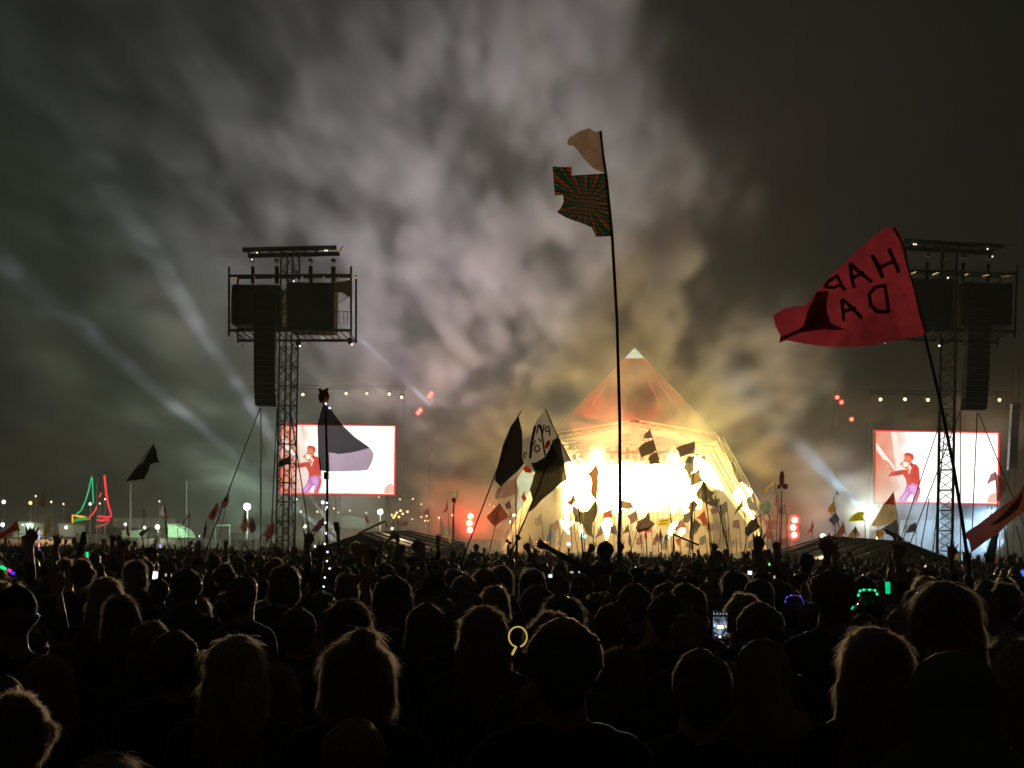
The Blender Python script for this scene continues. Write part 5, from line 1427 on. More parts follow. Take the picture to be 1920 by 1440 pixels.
balloon([(951, 1014, .045, (1, 1, 1)), (956, 1018, .05, (1, 1, .8))], 38, mat('dark_red_foil', (.12, .01, .02), .4), 'small dark toy on a stick left of the heart balloon', 'toy', 953, 1021)
balloon([(1130, 938, .0, (1, 1, 1))], 95, M_BLACK, '', 'toy', 1130, 1000) if False else None
# ---------------------------------------------------------------- people
V = Vector
def bodyshapes(arms='down', seated=False, slim=1.0):
    S = []
    def c(a, b, ra, rb, tg): S.append((V(a), V(b), ra, rb, tg))
    s = slim
    # torso and neck
    c((0, 0, .98), (0, 0, 1.10), .145*s, .125*s, 1)
    c((-.06*s, 0, .97), (.06*s, 0, .97), .13, .13, 1)
    c((-.06*s, .0, 1.30), (.06*s, .0, 1.30), .125*s, .125*s, 1)
    c((0, 0, 1.10), (0, 0, 1.32), .125*s, .14*s, 1)
    c((-.15*s, -.01, 1.415), (.15*s, -.01, 1.415), .072, .072, 1)
    c((-.09*s, -.015, 1.435), (.09*s, -.015, 1.435), .075, .075, 1)
    c((0, -.012, 1.42), (0, .010, 1.56), .072, .062, 0)
    # head
    c((0, .0, 1.655), (0, .02, 1.655), .083, .078, 0)
    c((0, -.022, 1.665), (0, .015, 1.675), .080, .078, 0)
    c((0, .045, 1.60), (0, .052, 1.575), .052, .040, 0)
    c((0, .092, 1.655), (0, .108, 1.630), .010, .014, 0)       # nose
    c((-.02, .088, 1.598), (.02, .088, 1.598), .010, .010, 0)  # lips
    for q in (-1, 1):
        c((q*.082, .0, 1.64), (q*.088, -.008, 1.665), .014, .017, 0)   # ear
        c((q*.03, .083, 1.682), (q*.04, .08, 1.684), .012, .012, 0)      # brow
        if seated:
            c((q*.10, .0, .95), (q*.15, .40, .93), .088, .062, 2)
            c((q*.15, .40, .93), (q*.16, .40, .50), .060, .042, 2)
            c((q*.16, .39, .47), (q*.16, .50, .45), .042, .034, 3)
        else:
            c((q*.09, 0, .93), (q*.11, .02, .50), .092, .058, 2)
            c((q*.11, .02, .50), (q*.12, -.01, .10), .058, .040, 2)
            c((q*.12, -.02, .05), (q*.13, .14, .04), .042, .034, 3)
    def arm(q, el, wr, hd=None, fist=False, bare=True):
        sh = V((q*.185*s, -.01, 1.405)); el = V(el); wr = V(wr)
        c(sh, el, .056, .042, 1)
        c(el, el.lerp(wr, .3), .041, .039, 1)
        c(el.lerp(wr, .3), wr, .038, .026, 0 if bare else 1)
        d = (wr - el).normalized() if hd is None else V(hd).normalized()
        side = d.cross(V((0, 1, 0)))
        if side.length < .1: side = V((1, 0, 0))
        side.normalize()
        pal = wr + d*.075
        c(wr, pal, .028, .033, 0)
        c(wr + side*.014, pal + side*.020, .024, .020, 0); c(wr - side*.014, pal - side*.020, .024, .020, 0)
        nrm = d.cross(side)
        for k, (off, ln) in enumerate(((-.038, .058), (-.0135, .076), (.0125, .072), (.037, .054))):
            b0 = pal + side*off
            if fist:
                c(b0, b0 + d*.018 + nrm*.03, .013, .012, 0)
            else:
                b1 = b0 + (d + side*off*9)*ln*.55
                c(b0, b1, .0105, .0095, 0); c(b1, b1 + (d*.9 + side*off*9 + nrm*.25)*ln*.5, .0095, .008, 0)
        c(wr + side*(-q)*.028 + d*.02, wr + side*(-q)*.062 + d*.065, .013, .010, 0)
    for q in (-1, 1):
        a = arms
        if a == 'one_up': a = 'up' if q > 0 else 'down'
        if a == 'one_bent': a = 'bent' if q < 0 else 'down'
        if a == 'point': a = 'pointleft' if q < 0 else 'down'
        if a == 'frizzy': a = 'leftup' if q < 0 else 'rightwide'
        if a == 'down': arm(q, (q*.25, -.02, 1.13), (q*.22, .16, .98), None, False)
        elif a == 'up': arm(q, (q*.30, .03, 1.66), (q*.26, .08, 1.92), (q*.1, .1, 1))
        elif a == 'wide': arm(q, (q*.42, .03, 1.56), (q*.62, .05, 1.80), (q*.5, 0, 1))
        elif a == 'fist': arm(q, (q*.28, .05, 1.66), (q*.24, .08, 1.90), (0, 0, 1), True)
        elif a == 'bentup': arm(q, (q*.42, .03, 1.36), (q*.40, .06, 1.63), (q*.05, 0, 1))
        elif a == 'bent': arm(q, (q*.34, .12, 1.46), (q*.20, .26, 1.62), (-q*.3, .2, 1))
        elif a == 'phone': arm(q, (q*.27, .22, 1.30), (q*.05, .36, 1.53), (0, .1, 1))
        elif a == 'pointleft': arm(q, (q*.44, .05, 1.56), (q*.69, .10, 1.70), (q*1, .1, .5))
        elif a == 'leftup': arm(q, (q*.30, .03, 1.66), (q*.33, .06, 1.93), (q*.05, 0, 1))
        elif a == 'rightwide': arm(q, (q*.37, .03, 1.62), (q*.60, .06, 1.86), (q*.6, 0, 1))
        elif a == 'hatup': arm(q, (q*.37, .03, 1.50), (q*.35, .06, 1.78), (q*.05, 0, 1))
        elif a == 'v_high': arm(q, (q*.30, .02, 1.67), (q*.44, .05, 1.93), (q*.35, 0, 1))
    return S

def shapes_mesh(shapes, voxel, deci=None, smooth_it=4):
    mb = MB()
    for a, b, ra, rb, _ in shapes:
        if (b-a).length > 1e-4: mb.bar(a, b, ra, 10, rb)
        mb.ball(a, ra, 10, 7); mb.ball(b, rb, 10, 7)
    me = bpy.data.meshes.new('tmp'); me.from_pydata(mb.v, [], mb.f); me.update()
    o = bpy.data.objects.new('tmp', me); col.objects.link(o)
    r = o.modifiers.new('r', 'REMESH'); r.mode = 'VOXEL'; r.voxel_size = voxel; r.adaptivity = 0
    s = o.modifiers.new('s', 'SMOOTH'); s.iterations = smooth_it; s.factor = .5
    if deci:
        d = o.modifiers.new('d', 'DECIMATE'); d.ratio = deci
    dg = bpy.context.evaluated_depsgraph_get()
    out = bpy.data.meshes.new_from_object(o.evaluated_get(dg))
    bpy.data.objects.remove(o); bpy.data.meshes.remove(me)
    return out

def assign(me, shapes, mats):
    for m in mats: me.materials.append(m)
    n = len(me.polygons)
    cen = np.empty(n*3); me.polygons.foreach_get('center', cen); cen = cen.reshape(-1, 3)
    best = np.full(n, 1e9); idx = np.zeros(n, dtype=np.int32)
    for a, b, ra, rb, tg in shapes:
        A = np.array(a); d = np.array(b) - A; L2 = max(1e-9, d @ d)
        t = np.clip(((cen - A) @ d)/L2, 0, 1)
        dist = np.linalg.norm(cen - (A + t[:, None]*d), axis=1) - (ra + (rb-ra)*t)
        k = dist < best
        best[k] = dist[k]; idx[k] = tg
    me.polygons.foreach_set('material_index', idx)
    me.polygons.foreach_set('use_smooth', [True]*n)
    me.update()

SKIN = [mat('skin_a', (.34, .20, .14), .55, var=.08, trans=.12), mat('skin_b', (.16, .085, .055), .5, var=.08, trans=.1)]
CLOTH = [mat('shirt_%d' % i, c_, .9, var=.25, scale=6, spec=.15) for i, c_ in enumerate([(.012,.012,.014), (.03,.028,.03), (.015,.02,.035), (.06,.055,.05), (.035,.012,.012), (.02,.03,.02), (.10,.09,.08), (.05,.04,.03)])]
TROU = mat('dark_trousers', (.012, .012, .016), .9)
SHOE = mat('shoes', (.02, .02, .02), .7)
for m_ in CLOTH + SKIN:
    b_ = m_.node_tree.nodes['Principled BSDF']; b_.inputs['Sheen Weight'].default_value = .6 if m_ in CLOTH else .15; b_.inputs['Sheen Roughness'].default_value = .4
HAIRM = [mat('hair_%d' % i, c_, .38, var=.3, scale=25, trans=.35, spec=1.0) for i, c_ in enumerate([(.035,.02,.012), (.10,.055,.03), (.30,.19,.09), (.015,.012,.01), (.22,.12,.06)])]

STRM = [mat('strands_%d' % i, c_, .30, var=.3, scale=25, trans=.6, spec=1.0) for i, c_ in enumerate([(.42,.31,.24), (.58,.44,.34), (.74,.60,.46), (.36,.30,.27), (.66,.50,.37)])]  # far paler than the hair: the backlit rim is put into the colour
# head-covering shapes (same space as the body: top of the skull at z = 1.745)
def hair_shapes(kind):
    S = []
    def c(a, b, ra, rb): S.append((V(a), V(b), ra, rb, 0))
    if kind in ('short', 'bun', 'pony', 'long', 'bob', 'parted'):
        c((-.012, -.02, 1.672), (.012, -.02, 1.672), .090, .090); c((0, -.02, 1.675), (0, .025, 1.70), .088, .075)
        c((0, -.035, 1.63), (0, -.04, 1.60), .075, .065)
        for q in (-1, 1): c((q*.055, -.015, 1.68), (q*.062, -.02, 1.64), .034, .028)
    if kind == 'parted':
        for q in (-1, 1): c((q*.035, -.01, 1.72), (q*.06, .0, 1.70), .045, .045)
    if kind in ('long', 'pony', 'bun', 'bob'):
        for q in (-1, 1): c((q*.058, -.01, 1.66), (q*.07, -.02, 1.58), .042, .040)
    if kind == 'long':
        for q in (-1, 1):
            c((q*.07, -.02, 1.60), (q*.085, -.055, 1.42), .045, .042); c((q*.085, -.055, 1.42), (q*.07, -.08, 1.26), .042, .022)
        c((0, -.06, 1.60), (0, -.085, 1.40), .075, .060); c((0, -.085, 1.40), (0, -.09, 1.24), .060, .030)
        c((-.05, -.07, 1.45), (.05, -.07, 1.45), .055, .055)
    if kind == 'bob':
        c((-.05, -.03, 1.57), (.05, -.03, 1.57), .062, .062)
    if kind == 'pony':
        c((0, -.10, 1.68), (0, -.14, 1.70), .03, .035); c((0, -.14, 1.70), (.01, -.17, 1.58), .035, .030); c((.01, -.17, 1.58), (.0, -.15, 1.44), .030, .012)
    if kind == 'bun':
        c((.012, -.06, 1.762), (.015, -.065, 1.775), .040, .036)
    if kind == 'curly':
        rn = random.Random(4)
        for i in range(40):
            th, ph = rn.uniform(0, 2*math.pi), rn.uniform(-.5, 1.45)
            p = V((.066*math.cos(th)*math.cos(ph), -.025 + .068*math.sin(th)*math.cos(ph), 1.668 + .075*math.sin(ph)))
            if p.y > .05 and p.z < 1.71: continue
            c(p, p + V((rn.uniform(-.02, .02), rn.uniform(-.02, .02), rn.uniform(-.02, .02))), rn.uniform(.026, .038), rn.uniform(.026, .034))
        c((0, -.03, 1.66), (0, -.03, 1.68), .092, .09)
    if kind == 'beanie':
        c((0, -.005, 1.69), (0, -.005, 1.695), .097, .095); c((0, -.02, 1.73), (0, -.03, 1.76), .075, .05)
    if kind == 'cap':
        c((0, -.005, 1.695), (0, -.005, 1.70), .090, .088)
        for k in range(5): c((-.05 + .025*k, .08, 1.70), (-.045 + .0225*k, .165, 1.69), .010, .008)
    if kind == 'bucket':
        c((0, -.005, 1.71), (0, -.005, 1.725), .092, .086)
        for k in range(20):
            a0, a1 = 2*math.pi*k/20, 2*math.pi*(k+1)/20
            for rr, zz in ((.10, 1.70), (.12, 1.685), (.138, 1.672)):
                c((rr*math.cos(a0), rr*math.sin(a0), zz), (rr*math.cos(a1), rr*math.sin(a1), zz), .011, .011)
    if kind == 'hood':
        c((0, -.01, 1.66), (0, -.01, 1.69), .108, .10); c((0, -.03, 1.60), (0, -.02, 1.50), .10, .115)
        c((-.10, -.03, 1.47), (.10, -.03, 1.47), .075, .075); c((0, -.10, 1.52), (0, -.10, 1.46), .06, .07)
    return S

def add_fuzz(me, n, length, width, seed, droop=.5, spread=0.0):
    """thin tapering strands rooted on the hair surface, joined to the hair mesh"""
    rn = random.Random(seed)
    me.calc_loop_triangles()
    vs = [v.co.copy() for v in me.vertices]; base_n = len(vs)
    fs = [tuple(p.vertices) for p in me.polygons]
    tris = [(t.vertices[0], t.vertices[1], t.vertices[2], t.area, t.normal.copy()) for t in me.loop_triangles]
    ar = [t[3] for t in tris]
    pick = rn.choices(range(len(tris)), weights=ar, k=n)
    V_ = list(vs)
    for k in pick:
        a, b, c_, _, nm = tris[k]
        u, v = rn.random(), rn.random()
        if u+v > 1: u, v = 1-u, 1-v
        p = vs[a]*(1-u-v) + vs[b]*u + vs[c_]*v
        flow = (p - V((.01, -.03, 1.775)))*6 + V((0, 0, -droop)) + V((rn.gauss(0, .22), rn.gauss(0, .22), rn.gauss(0, .22)))
        flow = flow - nm*flow.dot(nm)
        if flow.length < .05: flow = V((rn.gauss(0, 1), rn.gauss(0, 1), 0))
        d = flow.normalized() + nm*rn.uniform(.05, .30 + spread)
        if d.dot(nm) < .05: d += nm*.3
        d.normalize()
        L = length*rn.uniform(.4, 1.2)*(max(.25, min(1, (p.z-1.58)/.12)) if length < .0205 else 1)
        w_ = d.cross(V((rn.uniform(-1, 1), rn.uniform(-1, 1), rn.uniform(-1, 1)))).normalized()*width*.5
        m_ = p + d*L*.55
        e = p + d*L*.95 - nm*L*.10 + V((rn.gauss(0, .12), rn.gauss(0, .12), -.25*droop))*L*.6
        i = len(V_)
        V_ += [p - w_, p + w_, m_ - w_*.8, m_ + w_*.8, e]
        fs += [(i, i+1, i+3, i+2), (i+2, i+3, i+4)]
    out = bpy.data.meshes.new('hair')
    out.from_pydata([tuple(v) for v in V_], [], fs)
    return out

BODY, HAIR = {}, {}
def body_mesh(arms, seated, skin, shirt, slim=1.0, fine=False):
    k = (arms, seated, slim, fine)
    if k not in BODY:
        sh = bodyshapes(arms, seated, slim)
        me = shapes_mesh(sh, .0095 if fine else .017, .28 if fine else .28, 3)
        me.name = 'person'
        assign(me, sh, [SKIN[0], CLOTH[0], TROU, SHOE])
        BODY[k] = me
    return BODY[k]

def hair_mesh(kind, level):
    """level 2: a few metres away, 1: mid crowd, 0: far"""
    k = (kind, level)
    if k not in HAIR:
        hard = kind in ('beanie', 'cap', 'bucket', 'hood')
        me = shapes_mesh(hair_shapes(kind), (.016, .011, .007)[level], (.3, .4, .6)[level], 2)
        for v in me.vertices:
            n_ = mathutils.noise.noise(V((v.co.x*55, v.co.y*55, v.co.z*(18 if kind == 'long' else 40))))
            v.co += v.normal*(n_*(.002 if hard else .006))
        ns = len(me.polygons)
        if not hard:
            n, L_, w_ = ((260, .030, .006), (1100, .030, .0030), (5200, .026, .0013))[level]
            if kind == 'curly': n = int(n*1.5); L_ *= 1.1
            if kind in ('short', 'parted', 'bob'): L_ *= .62
            if kind in ('long', 'bun', 'pony'): n = int(n*1.7); L_ *= 2.6
            if kind == 'bob': L_ *= 2.2
            me = add_fuzz(me, n, L_, w_, len(kind)*3, .2 if kind == 'curly' else .8, .9 if kind == 'curly' else (.12 if kind == 'short' else 0.0))
        elif level == 2:
            me = add_fuzz(me, 1800, .007, .0009, 3, .1)
        me.name = {'beanie': 'beanie', 'cap': 'cap', 'bucket': 'bucket_hat', 'hood': 'hood'}.get(kind, 'hair')
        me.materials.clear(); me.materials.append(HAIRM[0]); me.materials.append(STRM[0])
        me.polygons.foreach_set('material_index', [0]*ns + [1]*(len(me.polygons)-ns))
        me.polygons.foreach_set('use_smooth', [True]*len(me.polygons))
        HAIR[k] = me
    return HAIR[k]

def objmat(o, i, m):
    o.material_slots[i].link = 'OBJECT'
    o.material_slots[i].material = m

HATM = {'beanie': mat('beanie_wool', (.09, .11, .02), .95, var=.3, scale=40, trans=.1), 'cap': mat('cap_cloth', (.02, .02, .022), .9), 'bucket': mat('bucket_cloth', (.03, .025, .022), .9), 'hood': mat('hood_cloth', (.16, .14, .12), .95, var=.4, scale=30, bump=.5)}
def person(x, y, z, scale, yaw, arms, hair, label, group=None, level=1, skin=0, shirt=0, hairc=0, seated=False, slim=1.0, fine=False, wscale=1.0, tilt=0.0):
    b = bpy.data.objects.new('person', body_mesh(arms, seated, skin, shirt, slim, fine))
    col.objects.link(b)
    b.location = (x, y, z); b.rotation_euler = (0, tilt, yaw); b.scale = (scale*wscale, scale*wscale, scale)
    objmat(b, 0, SKIN[skin]); objmat(b, 1, CLOTH[shirt])
    tag(b, label, 'person', group)
    h = None
    if hair:
        hm = hair_mesh(hair, level)
        h = bpy.data.objects.new(hm.name, hm); col.objects.link(h); h.parent = b
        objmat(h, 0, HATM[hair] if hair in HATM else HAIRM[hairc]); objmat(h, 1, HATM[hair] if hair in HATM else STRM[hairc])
    return b, h

HEADTOP = 1.765
def at_px(px, top, D, seated=False):
    """place a person so the crown of the head shows at photo pixel (px, top)"""
    p = P(px, top, D)
    return p.x, D, p.z

near_spots = []
def spectator(px, top, D, arms, hair, label, **kw):
    x, y, zt = at_px(px, top, D)
    group = kw.pop('group', None)
    sc_ = kw.pop('scale', None)
    if kw.get('seated') or kw.pop('raised', False):
        s = sc_ or 1.0
        z = zt - HEADTOP*s
        b = person(x, y, z, s, kw.pop('yaw', 0), arms, hair, label, group, **kw)
        near_spots.append((x, y)); return b
    s = zt/HEADTOP if sc_ is None else sc_
    b = person(x, y, 0, s, kw.pop('yaw', 0), arms, hair, label, group, **kw)
    near_spots.append((x, y))
    return b

FG = 'spectators standing close to the camera'
near = [
 (1058, 1166, 4.0, 'down', 'short', 'big man with short tousled hair in the front row, near the middle bottom', dict(fine=True, level=2, hairc=1, shirt=0, yaw=.05, wscale=1.0)),
 (445, 1197, 5.0, 'down', 'long', 'long haired spectator with a bright rim of blonde hair left of centre', dict(fine=True, level=2, hairc=2, shirt=1, yaw=-.1, wscale=1.0)),
 (512, 1248, 5.25, 'down', 'long', 'spectator with smooth hair just right of the blonde long haired one', dict(level=2, hairc=1, shirt=3, yaw=-.2)),
 (672, 1203, 4.7, 'down', 'bun', 'spectator with a bun on top and long sides above the low round head', dict(fine=True, level=2, hairc=1, shirt=0, yaw=.1, wscale=1.08)),
 (640, 1176, 7.2, 'down', 'short', 'spectator whose head shows between the beanie and the bun', dict(level=2, hairc=2, shirt=2)),
 (603, 1136, 8.6, 'down', 'beanie', 'spectator in a green knitted beanie', dict(level=2, shirt=3)),
 (665, 1352, 4.1, 'down', 'short', 'short spectator whose round crown sticks up at the bottom edge', dict(fine=True, level=2, hairc=2, shirt=0, wscale=1.02)),
 (38, 1312, 3.9, 'down', 'curly', 'spectator with bushy hair in the bottom left corner', dict(fine=True, level=2, hairc=1, shirt=1)),
 (205, 1418, 3.6, 'down', 'long', 'low blonde head just peeking in at the bottom left', dict(level=2, hairc=2, shirt=0)),
 (92, 1232, 6.0, 'down', 'long', 'long haired spectator at the left behind the bushy haired one', dict(level=2, hairc=4, shirt=2, wscale=1.05)),
 (1640, 1183, 4.6, 'down', 'long', 'long haired spectator with a pale left edge of hair at the lower right', dict(fine=True, level=2, hairc=4, shirt=0, yaw=.12, wscale=1.04)),
 (1772, 1096, 5.4, 'down', 'long', 'tall long haired spectator behind the hooded one at the right', dict(fine=True, level=2, hairc=1, shirt=1, yaw=-.1, wscale=1.08)),
 (1786, 1236, 3.9, 'down', 'hood', 'spectator in a fleecy grey hood at the lower right', dict(fine=True, level=2, shirt=6, wscale=1.15)),
 (1425, 1134, 6.3, 'down', 'short', 'short haired spectator right of the lit phone', dict(level=2, hairc=1, shirt=2)),
 (1392, 1121, 7.5, 'down', 'curly', 'spectator with round hair half hidden left of the short haired one', dict(level=2, hairc=2, shirt=0)),
 (1562, 1072, 7.2, 'down', 'parted', 'tall spectator with centre parted hair below the right red blinder', dict(level=2, hairc=1, shirt=4)),
 (1365, 1246, 6.0, 'down', 'bob', 'spectator with bobbed hair below the lit phone', dict(level=2, hairc=1, shirt=4)),
 (908, 1141, 6.6, 'down', 'long', 'long haired spectator with a bright right edge left of centre', dict(level=2, hairc=4, shirt=1)),
 (872, 1178, 7.4, 'down', 'short', 'spectator left of the glowing yellow ring', dict(level=2, hairc=1, shirt=0)),
 (284, 1168, 7.0, 'down', 'bob', 'spectator with a smooth bob at the left, pale rim on top', dict(level=2, hairc=1, shirt=1)),
 (200, 1085, 9.5, 'down', 'long', 'slim long haired spectator in the left mid crowd', dict(level=2, hairc=2, shirt=5)),
 (118, 1204, 8.0, 'down', 'short', 'spectator wearing furry cat ears at the left', dict(level=2, hairc=0, shirt=0)),
 (1896, 1190, 6.0, 'down', 'bob', 'spectator with bobbed hair at the right edge', dict(level=2, hairc=1, shirt=1)),
 (1925, 1205, 4.8, 'down', 'long', 'long haired spectator cut by the right edge', dict(level=2, hairc=2, shirt=0)),
 (1682, 1134, 10.0, 'down', 'bob', 'spectator with a curved pale hair edge behind the lower right pair', dict(level=2, hairc=4, shirt=2)),
 (1630, 1118, 10.5, 'down', 'short', 'spectator wearing the glowing green headband', dict(level=1, hairc=0, shirt=0)),
 (1492, 1120, 10.5, 'down', 'short', 'spectator wearing the glowing blue headband', dict(level=1, hairc=3, shirt=0)),
 (1008, 1100, 8.8, 'down', 'short', 'short haired spectator behind the big man, slightly left', dict(level=2, hairc=3, shirt=2)),
 (1190, 1097, 9.0, 'down', 'short', 'short haired spectator behind the big man, slightly right', dict(level=2, hairc=0, shirt=4)),
 (1252, 1115, 7.6, 'down', 'short', 'spectator filming beneath the three small lit dots', dict(level=2, hairc=0, shirt=0, arms_=1)),
 (800, 1135, 7.6, 'down', 'bob', 'dark haired spectator left of the long haired one with the bright edge', dict(level=2, hairc=0, shirt=0)),
 (745, 1100, 9.6, 'down', 'curly', 'curly haired spectator in the mid crowd left of centre', dict(level=2, hairc=4, shirt=1)),
 (1880, 1100, 9.2, 'down', 'curly', 'curly haired spectator near the right edge in the mid crowd', dict(level=2, hairc=3, shirt=2)),
 (350, 1130, 8.2, 'down', 'short', 'short haired spectator left of the blonde one', dict(level=2, hairc=0, shirt=2)),
 (35, 1135, 8.6, 'down', 'short', 'dark headed spectator near the left edge', dict(level=2, hairc=3, shirt=0)),
]
for px, top, D, arms, hair, lab, kw in near:
    kw.pop('arms_', None)
    if lab.startswith('spectator filming'): arms = 'phone'
    spectator(px, top, D, arms, hair, lab, group=FG, **kw)

SG = 'people sitting on shoulders above the crowd'
up = [
 (668, 1018, 27, 'frizzy', 'curly', 'person on shoulders with frizzy lit hair and both arms thrown up', dict(hairc=2, skin=0, shirt=0, seated=True, fine=True, level=1)),
 (783, 1016, 27, 'hatup', 'bucket', 'person on shoulders in a bucket hat with both hands up', dict(shirt=0, seated=True, fine=True, level=1)),
 (590, 1031, 22, 'down', 'long', 'long haired person on shoulders right of the left tower foot', dict(hairc=0, shirt=1, seated=True, level=1)),
 (1135, 1016, 18, 'point', 'short', 'person on shoulders stretching the left arm out before the stage', dict(hairc=0, shirt=7, seated=True, fine=True, level=1)),
 (284, 1027, 24, 'down', 'cap', 'person on shoulders in a peaked cap at the left', dict(shirt=6, seated=True, level=1, yaw=-1.2)),
 (400, 1040, 24, 'down', 'long', 'person on shoulders with hair blown left, left of the left tower', dict(hairc=0, shirt=0, seated=True, level=1, yaw=.6)),
 (1512, 1037, 19, 'hatup', 'short', 'person on shoulders with both arms up under the right red blinder', dict(hairc=3, shirt=4, seated=True, fine=True, level=1)),
 (893, 1020, 50, 'down', 'short', 'small dim figure on shoulders just right of the left red blinder', dict(hairc=0, shirt=1, seated=True, level=0)),
 (945, 1040, 34, 'down', 'long', 'long haired person on shoulders left of the pointing person', dict(hairc=1, shirt=1, seated=True, level=0)),
 (1345, 1034, 26, 'down', 'cap', 'person on shoulders in a cap in front of the right part of the stage', dict(shirt=0, seated=True, level=0)),
 (1895, 1040, 34, 'bentup', 'short', 'person on shoulders with hands up near the right edge', dict(hairc=0, shirt=1, seated=True, level=0)),
 (128, 1032, 28, 'down', 'short', 'person on shoulders at the left before the sandy terrace', dict(hairc=3, shirt=0, seated=True, level=0)),
 (190, 1033, 26, 'one_up', 'short', 'person on shoulders raising one arm left of the peaked cap', dict(hairc=3, shirt=0, seated=True, level=0)),
]
for px, top, D, arms, hair, lab, kw in up:
    b, h = spectator(px, top, D, arms, hair, lab, group=SG, **kw)
    # the carrier underneath
    person(b.location.x, b.location.y - .06, 0, min(1.0, max(.8, (b.location.z + .93)/1.47)), 0, 'down', 'short', 'carrier under the one ' + ' '.join(lab.split(' on shoulders ')[-1].split(',')[0].split()[:10]), 'people carrying someone on their shoulders', level=0, shirt=1)

# arms raised out of the crowd
RG = 'people reaching up out of the crowd'
for px, top, D, arms, hair, lab in (
 (1306, 1052, 24, 'one_up', 'short', 'person reaching one bent arm up before the middle of the stage'),
 (1388, 1055, 28, 'fist', 'short', 'person with both fists up before the right part of the stage'),
 (1408, 1058, 30, 'one_up', 'short', 'person raising a pointing hand right of the fists'),
 (148, 1062, 22, 'one_up', 'short', 'person raising an arm left of the light stick'),
 (95, 1062, 24, 'up', 'long', 'person with both arms up in the left crowd'),
 (345, 1066, 26, 'up', 'short', 'person with both arms up below the green cabin'),
 (750, 1065, 30, 'one_up', 'short', 'person raising one arm before the left tent'),
 (1050, 1062, 28, 'v_high', 'long', 'person with arms spread high left of the pointing person'),
 (1225, 1060, 30, 'v_high', 'short', 'person with arms spread high right of the tallest pole'),
 (1700, 1078, 25, 'one_up', 'short', 'person raising one arm under the right tent gable'),
 (1850, 1078, 26, 'up', 'long', 'person with both arms up by the black banner'),
 (865, 1064, 34, 'hatup', 'short', 'person with bent arms up under the left red blinder'),
 (985, 1060, 36, 'one_up', 'bob', 'person raising one arm under the heart balloon'),
 (1090, 1058, 38, 'up', 'short', 'person with both arms up between pointing hand and fireball'),
 (1265, 1056, 40, 'hatup', 'short', 'person with bent arms up at the slanting stick'),
 (1440, 1060, 32, 'fist', 'short', 'person with both fists up left of the right red blinder'),
 (560, 1058, 36, 'one_up', 'short', 'person raising one arm right of the left tower foot'),
 (470, 1060, 36, 'up', 'short', 'person with both arms up left of the left tower foot'),
 (245, 1058, 38, 'one_up', 'short', 'person raising one arm by the crimson parasol'),
 (1770, 1072, 34, 'hatup', 'short', 'person with bent arms up at the right tower foot'),
 (820, 1060, 40, 'v_high', 'short', 'person with arms spread high at the striped tan roof')):
    spectator(px, top, D, arms, hair, lab, group=RG, level=1, shirt=0, hairc=0, fine=True)

# ---- the rest of the packed crowd
rnd = random.Random(21)
KINDS = [('short', 'short haired'), ('long', 'long haired'), ('bob', 'bob haired'), ('curly', 'curly haired'), ('pony', 'ponytailed'), ('cap', 'capped'), ('bun', 'bun wearing'), ('hood', 'hooded'), ('bucket', 'bucket hatted')]
ARM = [('down', ''), ('one_up', 'one arm up'), ('up', 'both arms up'), ('phone', 'hands forward')]
USED = set()
pts = []
Dm = 5.2
cand = []
yy = 4.6
while yy < 17.5:
    half = .338*yy + .45
    xx = -half
    while xx < half:
        cand.append((xx + rnd.uniform(-.17, .17), yy + rnd.uniform(-.2, .2)))
        xx += .62
    yy += .60
spots = list(near_spots)
idx_ = 0
N_IND = 300 - len(near) - 60
cand.sort(key=lambda p: p[1])
COLS = ['at the left edge', 'under the neon sails', 'under the black bow flag', 'under the green marquee', 'left of the left tower', 'under the bear flag', 'under the left screen', 'under the left tent', 'under the diamond flag', 'under the lettered flag', 'under the tallest pole', 'under the flag cluster', 'under the right red lamps', 'under the right tent', 'under the right tower', 'at the right edge']
shade = ['in black', 'in dark grey', 'in navy', 'in grey', 'in dark red', 'in dark green', 'in pale grey', 'in brown']
for x, y in cand:
    if idx_ >= N_IND: break
    if min((x-a)**2 + (y-b)**2 for a, b in spots) < (.46)**2: continue
    # nobody standing right in the sight line between the camera and the near heads
    if y < 5.2 and abs(x) > .1 and rnd.random() < .35: continue
    spots.append((x, y))
    hk, hn = rnd.choices(KINDS, weights=(44, 15, 11, 5, 6, 7, 3, 6, 3))[0]
    ak, an = rnd.choices(ARM, weights=(90, 4, 2, 4))[0] if y > 9 else ARM[0]
    hgt = rnd.uniform(1.48, 1.76) if y < 7.5 else rnd.uniform(1.52, 1.84)
    sh = rnd.choices(range(8), weights=(9, 5, 4, 2, 2, 2, 1, 2))[0]
    side = COLS[int(max(0, min(15, (x/y*F + 1000)/125)))]
    depth = 'nearest rows' if y < 6.5 else ('near rows' if y < 9 else ('middle rows' if y < 12 else ('further in' if y < 14.5 else 'well back')))
    for _try in range(40):
        lab = '%s person %s%s, %s, %s' % (hn, shade[sh], '' if ak == 'down' else ', ' + an, depth, side)
        if lab not in USED: break
        hk, hn = rnd.choice(KINDS[:6]); sh = rnd.randrange(8)
    USED.add(lab)
    person(x, y, 0, hgt/HEADTOP, rnd.uniform(-.45, .45), ak, hk, lab, 'spectators in the packed crowd', level=1 if y > 6.5 else 2, skin=int(rnd.random() < .15), shirt=sh, hairc=rnd.choice([0, 0, 0, 0, 1, 1, 3, 3, 3, 4, 2]), slim=1.0, fine=(ak != 'down'), wscale=rnd.uniform(.90, 1.04), tilt=rnd.uniform(-.05, .05))
    idx_ += 1
ylast = max(s[1] for s in spots[len(near_spots):])
print('individual spectators', idx_, 'out to', ylast)

